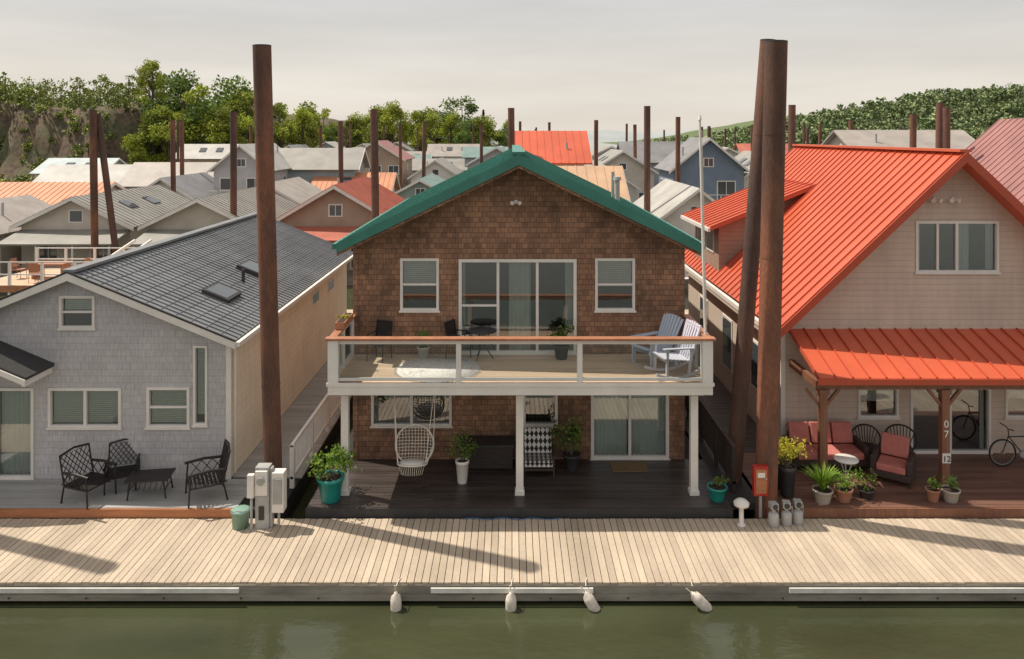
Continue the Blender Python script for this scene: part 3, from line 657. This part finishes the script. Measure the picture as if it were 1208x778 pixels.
def sofa(x,y,z,rz,w,mat,name):
    mb=MB(TR(x,y,z,rz)); n=max(1,round(w/.7)); iw=w-.24
    mb.box(-w/2,w/2,-.4,.4,.12,.30,wicker)
    for s in(-1,1): mb.box(s*w/2-(.12 if s>0 else 0),s*w/2+(0 if s>0 else .12),-.4,.4,.30,.62,wicker)
    mb.box(-w/2+.12,w/2-.12,.3,.4,.30,.75,wicker)
    for i in range(n):
        a=-iw/2+i*iw/n; mb.box(a+.01,a+iw/n-.01,-.42,.24,.302,.46,mat)
        mb.slab((a+.02,.16,.5),(a+iw/n-.02,.16,.5),(a+iw/n-.02,.32,.98),(a+.02,.32,.98),.14,mat)
    for sx in(-w/2+.05,w/2-.05):
        for sy in(-.35,.35): mb.box(sx-.03,sx+.03,sy-.03,sy+.03,0,.12,wicker)
    mb.build(name,origin=(x,y,z),bevel=.035)
sofa(7.95,18.95,.2,0,1.9,salmon,'outdoor_sofa'); sofa(9.3,18.2,.2,-35,.9,salmon,'outdoor_armchair')
for (x,y,rz) in((9.15,19.15,0),(10.0,19.15,-20)):
    mb=MB(TR(x,y,.2,rz,.9)); ringp=[(.42*math.cos(t*math.pi/10),.15+.12*math.sin(t*math.pi/10),.62+.34*math.sin(t*math.pi/10)) for t in range(20)]
    mb.tube(ringp,.025,black,6,True)
    for k in range(-4,5): a=k*.09; h=.34*math.sqrt(max(0,1-(a/.42)**2)); mb.tube([(a,.15+.32*h,.62+h),(a*.7,.2,.5),(a*.6,-.1,.36)],.012,black,5)
    mb.lathe((0,0,.34),[(0,0),(.3,.0),(.32,.05),(.28,.1),(0,.11)],charcoal,18)
    for t in range(4): q=t*1.57+.78; mb.tube([(.1*math.cos(q),.1*math.sin(q),.34),(.3*math.cos(q),.3*math.sin(q),0)],.016,black)
    mb.build('papasan_chair',origin=(x,y,.2))
mb=MB(TR(7.95,17.75,.2)); mb.lathe((0,0,.66),[(0,0),(.27,0),(.28,.02),(.27,.035),(0,.04)],white,24)
for k in range(3): t=k*2.1; mb.tube([(.24*math.cos(t),.24*math.sin(t),0),(.05*math.cos(t),.05*math.sin(t),.35),(.18*math.cos(t),.18*math.sin(t),.66)],.014,white)
mb.build('bistro_table',origin=(7.95,17.75,.2))
mb=MB(TR(12.95,18.9,.2)); 
for wx in(-.52,.52):
    mb.tube([(wx+.33*math.cos(t*math.pi/14),0,.34+.33*math.sin(t*math.pi/14)) for t in range(28)],.022,black,6,True)
    mb.tube([(wx+.30*math.cos(t*math.pi/14),0,.34+.30*math.sin(t*math.pi/14)) for t in range(28)],.007,steel,5,True)
    for t in range(14): mb.tube([(wx,0,.34),(wx+.3*math.cos(t*math.pi/7),0,.34+.3*math.sin(t*math.pi/7))],.002,steel,3)
    mb.cyl((wx,-.05,.34),(wx,.05,.34),.025,.025,steel,8)
mb.tube([(-.52,0,.34),(-.36,0,.78),(-.38,0,.92)],.014,charcoal); mb.tube([(-.36,0,.74),(.2,0,.76)],.016,charcoal); mb.tube([(-.36,0,.74),(0,0,.3)],.016,charcoal)
mb.tube([(0,0,.3),(.2,0,.76)],.016,charcoal); mb.tube([(.52,0,.34),(0,0,.3)],.012,charcoal); mb.tube([(.52,0,.34),(.2,0,.78)],.012,charcoal)
mb.tube([(-.42,-.26,1.0),(-.36,-.1,.96),(-.38,.0,.93),(-.36,.1,.96),(-.42,.26,1.0)],.013,black); mb.box(.1,.34,-.07,.07,.86,.91,black); mb.tube([(.2,0,.76),(.22,0,.88)],.012,steel)
mb.cyl((0,-.03,.3),(0,.03,.3),.09,.09,steel,12); mb.tube([(0,-.08,.3),(.1,-.1,.18)],.01,steel)
mb.build('bicycle',origin=(12.95,18.9,.2))
# ------------------------------------------------------------ dock utilities
mb=MB(); mb.box(-5.60,-5.30,16.25,16.5,0,1.34,steel); mb.box(-5.24,-4.98,16.25,16.50,.35,1.22,white); mb.box(-5.74,-5.60,16.14,16.249,.72,1.22,white)
mb.box(-5.58,-5.32,16.19,16.249,.75,1.28,white); mb.cyl((-5.45,16.19,1.08),(-5.45,16.13,1.08),.085,.085,steel,14); mb.box(-5.21,-5.01,16.22,16.248,.55,1.1,steel)
mb.box(-5.30,-5.24,16.3,16.45,0,1.3,steel); mb.cyl((-5.12,16.38,0),(-5.12,16.38,.35),.03,.03,steel,8); mb.cyl((-5.66,16.2,0),(-5.66,16.2,.72),.03,.03,steel,8)
mb.box(-5.52,-5.40,16.23,16.249,.2,.5,charcoal)
mb.build('electrical_pedestal',origin=(-5.4,16.3,0),bevel=.012)
mb=MB(); mb.lathe((-5.95,16.35,0),[(0,0),(.17,0),(.19,.34),(.21,.345),(.21,.38),(.15,.40),(0,.41)],greentub,20); mb.tube([(-6.12,16.35,.3),(-6.1,16.2,.42),(-5.8,16.2,.42),(-5.78,16.35,.3)],.008,steel)
mb.build('lidded_bucket',origin=(-5.95,16.35,0))
mb=MB(); mb.box(5.42,5.74,16.70,16.83,.5,1.16,redpaint); mb.box(5.46,5.70,16.685,16.698,.56,1.10,redfascia); mb.cyl((5.68,16.68,.9),(5.68,16.66,.9),.02,.02,steel,8); mb.box(5.5,5.66,16.675,16.684,.92,1.03,white)
mb.box(5.55,5.61,16.73,16.79,.0,.5,steel); mb.build('fire_extinguisher_cabinet',origin=(5.58,16.75,0),bevel=.01)
mb=MB(); mb.lathe((5.05,16.42,0),[(.09,0),(.09,.03),(.05,.04),(.05,.42),(.16,.44),(.17,.5),(.1,.56),(0,.58)],white,20); mb.build('bollard_light',origin=(5.05,16.42,0))
for i,(x,y) in enumerate(((5.75,16.4),(6.05,16.45),(6.32,16.5))):
    mb=MB(TR(x,y,0,R.uniform(-15,15),.82)); mb.lathe((0,0,0),[(0,0),(.13,0),(.14,.05),(.14,.3),(.1,.36),(.05,.38),(.05,.44),(0,.44)],steel,16)
    mb.box(-.1,.1,-.1,.1,.46,.62,steel); mb.cyl((0,-.1,.54),(0,-.12,.54),.07,.07,charcoal,14); mb.tube([(.05,0,.4),(.15,0,.5),(.16,.1,.0)],.015,steel)
    mb.build('gas_meter',origin=(x,y,0),bevel=.006)
mb=MB(); mb.tube([(-1.1+2.2*i/39,16.64+.025*math.sin(i*.5),.02+.012*abs(math.sin(i*.3))) for i in range(40)],.008,hosem,6); mb.build('garden_hose',origin=(0,16.6,0))
# ------------------------------------------------------------ background floating homes
wallc=[M('wall_%d'%i,c,.7,.12,1) for i,c in enumerate([(.58,.52,.45),(.44,.43,.44),(.68,.65,.61),(.31,.35,.38),(.38,.29,.22),(.27,.34,.32),(.50,.46,.39),(.17,.22,.29),(.60,.56,.52)])]
roofc=[M('roof_%d'%i,c,.6,.18,.7) for i,c in enumerate([(.28,.265,.24),(.34,.30,.27),(.21,.205,.21),(.58,.24,.12),(.44,.13,.085),(.17,.25,.23),(.40,.38,.35),(.54,.35,.22),(.31,.14,.13),(.38,.44,.45)])]
def bg_house(x,y,w,l,ze,zr,wi,ri,turn=0,balc=False,ribs=False,porch=False,name='floating_home'):
    e=empty(name,(x,y,0)); T=TR(x,y,0,turn); wm_=wallc[wi] if isinstance(wi,int) else wi; rm=roofc[ri] if isinstance(ri,int) else ri
    mb=MB(T); a,b=w/2,l/2
    mb.box(-a-.5,a+.5,-b-1.8,b+.6,-.4,.12,whaler)
    mb.prism([(-a,.12),(a,.12),(a,ze),(0,zr-.08),(-a,ze)],-b,b,wm_); mb.build('walls',e)
    mb=MB(T); sl=(zr-ze)/a; hw=a+.4
    gable_roof(mb,0,hw,-b-.5,b+.5,zr+.1,sl,.12,rm,rm if ribs else None,.5,.05,.04)
    for sg in(-1,1): mb.prism([(0,zr+.09),(sg*(hw+.03),zr+.09-sl*(hw+.03)),(sg*(hw+.03),zr-.12-sl*(hw+.03)),(0,zr-.12)],-b-.55,-b-.503,white); 
    for q in range(R.choice([0,1,2])): vx=R.uniform(.25,.65)*a*R.choice([-1,1]); vy=R.uniform(-.6,.6)*b; mb.cyl((vx,vy,zr-sl*abs(vx)),(vx,vy,zr-sl*abs(vx)+R.uniform(.4,.9)),.08,.08,steel,8)
    if R.random()<.3:
        vx=.5*a*R.choice([-1,1]); vz=zr+.1-sl*abs(vx); sg=1 if vx>0 else -1
        for vy in(-.4*b,.2*b): mb.slab((vx-.4,vy-.5,vz+.4*sl*sg+.1),(vx+.4,vy-.5,vz-.4*sl*sg+.1),(vx+.4,vy+.5,vz-.4*sl*sg+.1),(vx-.4,vy+.5,vz+.4*sl*sg+.1),.12,darkglass)
    mb.build('roof',e)
    mb=MB(T); st=max(1,int((ze-.2)//2.5))
    def wn(face,u,z,ww,hh):
        d=.03
        if face==0:
            mb.box(u-ww/2,u+ww/2,-b-d,-b-.001,z,z+hh,white); k=R.choice([2,1,2])
            for i in range(k): q=(ww-.12)/k; mb.box(u-ww/2+.06+i*q+.03,u-ww/2+.06+(i+1)*q-.03,-b-d-.01,-b-d-.001,z+.08,z+hh-.08,darkglass)
        else:
            s=1 if face==1 else -1; xx=s*a
            mb.box(min(xx,xx+s*d),max(xx,xx+s*d),u-ww/2,u+ww/2,z,z+hh,white); mb.box(min(xx+s*d,xx+s*(d+.01)),max(xx+s*d,xx+s*(d+.01)),u-ww/2+.08,u+ww/2-.08,z+.08,z+hh-.08,darkglass)
    for s in range(st):
        zb=.2+s*2.5; n=max(2,int(w/2.3))
        for i in range(n):
            u=-a+w*(i+.5)/n
            if i==n//2: wn(0,u,zb+.05,1.6,2.0)
            elif R.random()<.85: wn(0,u,zb+.9,R.choice([.9,1.2,1.4]),1.15)
        m_=max(2,int(l/2.6))
        for i in range(m_):
            u=-b+l*(i+.5)/m_
            for f in(1,2):
                if R.random()<.75: wn(f,u,zb+.9,R.choice([.8,1.2]),1.1)
    if zr-ze>1.5: wn(0,0,ze+.1,.9,.8)
    mb.build('windows',e)
    if balc:
        mb=MB(T); zf=2.7 if st>1 else .15; y0=-b-1.7
        mb.box(-a,a,y0,-b-.04,zf-.15,zf,white)
        for z in(.95,.5,.15): mb.box(-a,a,y0,y0+.05,zf+z,zf+z+.05,white)
        k=int(w/1.1)
        for i in range(k+1): xx=-a+(w-.06)*i/k; mb.box(xx,xx+.06,y0-.003,y0+.053,.12,zf+1.0,white)
        mb.build('balcony',e)
    if porch:
        mb=MB(T); mb.slab((-a,-b-2.3,2.35),(a,-b-2.3,2.35),(a,-b-.06,2.9),(-a,-b-.06,2.9),.1,rm)
        for i in range(4): xx=-a+.1+(w-.3)*i/3; mb.box(xx,xx+.1,-b-2.2,-b-2.1,.12,2.3,white)
        mb.build('porch',e)
H_=bg_house
H_(-11.0,51,6.8,9,3.4,5.4,4,4,0,ribs=True,porch=True)
H_(-18.8,50,6.2,10,3.2,4.7,6,0,0,ribs=True,porch=True)
H_(-26.3,50,6.6,10,3.2,4.8,0,0,0,ribs=True,porch=True)
H_(-33.3,47,6,8,2.9,4.4,0,1,0,porch=True)
H_(-38,62,8,9,3.0,4.6,2,3,90,ribs=True)
H_(-47,84,7,9,3.3,5.2,5,6,90); H_(-35.5,80,7,9,3.5,5.6,5,1,90,porch=True)
H_(-54.5,95,7,8,4,5.6,2,9,90,balc=True); H_(-29,66,5.5,8,3.2,5,2,2,0)
H_(-24.5,72,5,9,5.6,7.7,1,6,0,balc=True); H_(-20,76,5.2,9,5.4,7.2,3,0,90,balc=True)
H_(-15.5,74,5,7,3.2,4.8,2,3,90,ribs=True); H_(-19,62,5.5,8,3.2,4.8,8,1,0)
H_(-17.5,100,7,9,5.6,7.8,4,8,0,balc=True); H_(-7.8,68,6,9,3.2,4.8,5,5,0,balc=True); H_(-3,72,6,9,3.2,4.6,2,0,0)
H_(-2.0,100,7,9,5.0,7,1,5,0); H_(-9.5,97,6,9,3.5,5.5,2,0,0,balc=True)
H_(2.7,52.5,6.6,4.1,6.9,8.8,wallc[1],redroof,90,ribs=True)
H_(3.7,43.5,7.0,4.4,4.6,6.7,wallc[6],roofc[7],90,ribs=True)
H_(16.6,66,6,6,5.8,8.3,7,2,0,balc=True); H_(22.5,68,5.5,8,5.0,7.0,2,0,0,balc=True)
H_(11.3,50,5,9,3.4,5.3,2,6,0,balc=True); H_(12.4,88,7,9,4.6,6.8,0,0,0,balc=True)
H_(18.5,95,7,9,5.4,7.7,3,2,90); H_(27,98,8,9,5,7,2,1,0)
H_(27.5,34,11,15,4.6,9.4,wallc[0],roofc[8],0,ribs=True,name='floating_home')
H_(30.0,58,7,9,7.2,8.9,wallc[6],roofc[1],90)
H_(9,76,6,8,3.6,5.6,8,0,0,balc=True)
for row,yy in enumerate([118,136,155,178,205]):
    x=-.42*yy if yy<120 else -50-row*2
    while x<.5*yy:
        ww=R.uniform(5,7.5); ze=R.choice([3.2,3.4,3.4,5.0,5.2]); zr=ze+R.uniform(1.3,2.0)
        if not(yy>150 and x>.05*yy and x<.4*yy):
            H_(x+ww/2,yy+R.uniform(-3,3),ww,R.uniform(7,10),ze,min(zr,7.2),R.randrange(9),R.choice([0,0,0,1,1,1,2,2,6,6,7,3,4,5]),R.choice([0,0,0,90]),balc=R.random()<.5)
        if R.random()<.35: pile(x-.6,x-.6,yy-6,R.uniform(9.6,11),.2,rust2)
        x+=ww+R.uniform(1.5,4.5)
for yy,x0,x1 in((35,-40,40),(60,-60,60),(85,-60,60),(108,-60,80),(130,-50,90)):
    mb=MB(); mb.box(x0,x1,yy,yy+1.6,-.35,-.01,whaler); planks(mb,x0,x1,yy-.05,yy+1.65,.02,.03,.5,'y',dockw); mb.build('wooden_dock',origin=(0,yy,0))
# wooden sun deck behind the grey house
mb=MB(); planks(mb,-24,-16.5,33.2,37.5,1.9,.05,.14,'x',tandeck); mb.box(-24,-16.5,33.15,33.2,1.6,1.89,capwood); mb.box(-24,-16.5,33.3,37.4,-.35,.1,blackfloat)
for i in range(6):
    x=-23.9+i*1.45
    for y in(33.2,37.4): mb.box(x,x+.1,y,y+.1,0,2.95,white)
for z in(2.35,2.9):
    for y in(33.22,37.42): mb.box(-23.9,-16.6,y,y+.05,z,z+.05,white)
mb.box(-22.4,-20.8,34.5,35.4,2.55,2.62,capwood)
for x in(-22.3,-20.95): mb.box(x,x+.07,34.6,35.3,1.9,2.55,capwood)
mb.beam((-19.8,33.6,1.95),(-18.6,36.8,3.4),.08,.12,white); mb.beam((-19.0,33.6,1.95),(-17.8,36.8,3.4),.08,.12,white)
mb.build('raised_sun_deck',origin=(-20,35,0))
dining_chair(-23,34.8,1.9,90,capwood); dining_chair(-20.2,35,1.9,-90,capwood); dining_chair(-21.6,33.9,1.9,180,capwood)
# small moored motorboat beyond it
mb=MB(TR(-17.6,40.3,-.35,60)); st=[]
for i in range(9):
    t=i/8; x=-2.6+5.4*t; w_=1.0*(1-max(0,(t-.45)/.55)**2.2)+.02; st.append([(x,-w_,.95+.25*t*t),(x,-w_*.8,.35),(x,0,.0+.35*max(0,t-.7)),(x,w_*.8,.35),(x,w_,.95+.25*t*t)])
mb.add([p for s in st for p in s],[(i*5+j,i*5+j+1,(i+1)*5+j+1,(i+1)*5+j) for i in range(8) for j in range(4)]+[(0,1,2,3,4)],white,True)
mb.add([p for s in st for p in((s[0][0],s[0][1]*.92,s[0][2]-.06),(s[4][0],s[4][1]*.92,s[4][2]-.06))],[(2*i,2*i+1,2*i+3,2*i+2) for i in range(8)],tandeck)
mb.quad((.5,-.75,1.0),(.5,.75,1.0),(.1,.65,1.6),(.1,-.65,1.6),darkglass); mb.box(-.3,.2,-.3,.3,.95,1.3,white); mb.box(-2.85,-2.55,-.2,.2,.5,1.35,charcoal)
mb.build('motorboat',origin=(-17.6,40.3,-.35))
# ------------------------------------------------------------ terrain
def noise2(x,y): return math.sin(x*.13+y*.07)+.6*math.sin(x*.31-y*.17+1.3)+.35*math.sin(x*.73+y*.41+.6)+.2*math.sin(x*1.7-y*1.3)
def sm(a,b,x):
    t=max(0,min(1,(x-a)/(b-a))); return t*t*(3-2*t)
def terrain(name,x0,x1,y0,y1,nx,ny,hf,mat):
    vs=[];fs=[]
    for j in range(ny+1):
        for i in range(nx+1):
            x=x0+(x1-x0)*i/nx;y=y0+(y1-y0)*j/ny; vs.append((x,y,hf(x,y)))
    for j in range(ny):
        for i in range(nx): a=j*(nx+1)+i; fs.append((a,a+1,a+nx+2,a+nx+1))
    mb=MB(); mb.add(vs,fs,mat,True); return mb.build(name)
def hl(x,y):
    front=128+noise2(x*1.5,3)*2.2
    A=sm(-56,-70,x); cl=sm(front,front+7,y)
    low=3.0*sm(135,150,y)*sm(20,0,x)
    return -1.5+ (13.0*A*cl+1.6*A*sm(front-8,front,y)) + low*(1-A)+ (noise2(x*1.3,y*1.9)*.7*A*cl)+1.2*sm(-40,-56,x)*sm(126,134,y)
cliff=M('cliff_earth',(.15,.105,.07),.95,.5,.16,.9,1.5,c2=(.075,.078,.04),fine=.4)
terrain('cliff_terrain',-420,40,112,420,230,110,hl,cliff)
grass=M('meadow_ground',(.12,.15,.06),.95,.3,.05,c2=(.09,.13,.05))
def hr(x,y): return -1.5+2.5*sm(400,425,y)*sm(95,120,x)+sm(420,520,y)*(31*sm(120,350,x)+16*sm(340,700,x))+noise2(x*.3,y*.3)*.6*sm(420,450,y)*sm(100,150,x)
terrain('wooded_hill',90,1100,390,900,100,50,hr,grass)
# ------------------------------------------------------------ trees
def crown(rs,h,r,n,base=.3,nc=14):
    pts=[];cs=[]
    for i in range(nc):
        t=rs.uniform(0,6.283); q=rs.uniform(base,1.0); rad=r*(.35+.65*math.sin(math.pi*min(1,(q-base)/(1-base)*.8+.15)))*rs.uniform(.3,.85)
        cs.append((rad*math.cos(t),rad*math.sin(t),h*q*.93,r*rs.uniform(.24,.46)))
    for i in range(n):
        c=cs[rs.randint(nc)]; d=rs.normal(size=3); d/=np.linalg.norm(d); k=c[3]*rs.uniform(.35,1.1)
        pts.append((c[0]+d[0]*k,c[1]+d[1]*k,c[2]+d[2]*k*.8))
    return np.array(pts),cs
def tree_mesh(seed,h,r,n,ls,mat):
    rs=np.random.RandomState(seed); p,cs=crown(rs,h,r,n,.25,20); mb=MB(); mb.cyl((0,0,-.5),(0,0,h*.45),h*.022,h*.014,trunkm,8); mb.cyl((0,0,h*.45),(.1,0,h*.85),h*.014,h*.004,trunkm,6)
    for c in cs: mb.cyl((0,0,h*rs.uniform(.2,.5)),(c[0],c[1],c[2]),h*.008,h*.002,trunkm,5,False)
    return leafcloud('tree_mesh',p,ls,mat,seed,extra=mb)
def conifer_mesh(seed,h,r,n):
    rs=np.random.RandomState(seed); q=rs.uniform(0.08,1,n)**.9; t=rs.uniform(0,6.283,n); lay=np.abs(np.sin(q*28)); rad=r*(1-q)*(.45+.55*lay)*rs.uniform(.2,1.05,n)
    p=np.stack([rad*np.cos(t),rad*np.sin(t),q*h-rad*.25],1); mb=MB(); mb.cyl((0,0,-.5),(0,0,h),h*.018,h*.002,trunkm,7); return leafcloud('conifer_mesh',p,.38,f_dark,seed,extra=mb)
tv=[tree_mesh(s,15,4.8,4200,.26,f_spring) for s in(1,2,3)]+[tree_mesh(s,13,4.8,3800,.27,f_green) for s in(4,5)]
cv=[conifer_mesh(7,15,3.2,2600)]
def put(me,x,y,s,name='deciduous_tree',z=None):
    o=bpy.data.objects.new(name,me); o.location=(x,y,hl(x,y) if z is None else z); o.rotation_euler=(0,0,R.uniform(0,6.28)); o.scale=(s*R.uniform(.85,1.15),s*R.uniform(.85,1.15),s); sc.collection.objects.link(o)
for x,y,s,k in [(-58.5,133,1.42,3),(-50.5,135,1.36,3),(-54.5,129,1.12,1),(-47,132,1.08,2),(-62,129,.95,0),(-43,138,.92,1),(-66,137,.75,2),(-49.5,127,.85,2),(-58,126,.85,1),(-53,141,1.3,4),(-45.5,128,.75,0),(-64,126,.65,0),(-40,142,.85,0)]: put(tv[k],x,y,s,z=max(1.2,hl(x,y)) if x>-62 else None)
rr=random.Random(5)
for i in range(36):
    px=-78+i*2.2+rr.uniform(-1,1); put(tv[rr.choice([0,1,2,0,1,3])],px*1.0,rr.uniform(180,215),rr.uniform(.6,1.1),z=1.2)
put(tv[3],-13.5,200,1.35,z=1); put(tv[4],-10.5,204,.9,z=1); put(cv[0],-7.6,198,.95,'conifer_tree',z=1); put(cv[0],-25,205,.95,'conifer_tree',z=1)
for i in range(8): put(tv[rr.randrange(5)],rr.uniform(-8,6),rr.uniform(300,330),rr.uniform(.4,.6),z=0)
def forest(name,items,n,ls,mat,seed):
    rs=np.random.RandomState(seed); P=[]; mb=MB()
    for x,y,z,h,r in items:
        p,cs=crown(rs,h,r,n,.12,7); P.append(p+np.array([x,y,z])); mb.cyl((x,y,z-.5),(x,y,z+h*.8),h*.02,h*.006,trunkm,5,False)
    me=leafcloud(name,np.concatenate(P),ls,mat,seed,extra=mb); o=bpy.data.objects.new(name,me); sc.collection.objects.link(o)
it=[]
for i in range(340):
    x=rr.uniform(-150,-60);y=rr.uniform(134,170); it.append((x,y,hl(x,y)-.3,rr.uniform(2.5,6.8),rr.uniform(1.5,2.6)))
for i in range(210):
    x=rr.uniform(-125,-55);y=rr.uniform(123,136); it.append((x,y,max(-.5,hl(x,y)-.4),rr.uniform(1.0,2.6),rr.uniform(.8,1.7)))
forest('cliff_shrubs',it,140,.25,f_shrub,11)
it=[(rr.uniform(-170,-60),rr.uniform(175,230),9.5,rr.uniform(6,11),rr.uniform(2.5,4)) for _ in range(130)]
forest('hilltop_trees',it,130,.45,f_hill,15)
it=[]
for i in range(2900):
    x=rr.uniform(98,560);y=rr.uniform(402,560)
    it.append((x,y,hr(x,y)-.5,rr.uniform(8,14)*(.5+.5*sm(110,200,x)),rr.uniform(3.8,6)))
forest('wooded_ridge_trees',it,62,1.15,f_far,12)
it=[(rr.uniform(-140,-5),rr.uniform(300,340),0,rr.uniform(8,13),rr.uniform(3.5,5)) for _ in range(170)]
forest('distant_treeline',it,80,.75,f_far,13)
hazeg=M('far_shore',(.34,.37,.37),1,.1,.01); mb=MB(); n=140; vs=[]  # shore colour is paled to carry the distance haze
for i in range(n+1):
    x=-2200+4400*i/n; h=10+6*noise2(x*.03,1)+ (9 if x>0 else 4); vs+=[(x,2300,-1),(x,2300+60,max(3,h)),(x,2500,-1)]
mb.add(vs,[f for i in range(n) for f in((3*i,3*i+3,3*i+4,3*i+1),(3*i+1,3*i+4,3*i+5,3*i+2))],hazeg,True); mb.build('distant_shore')
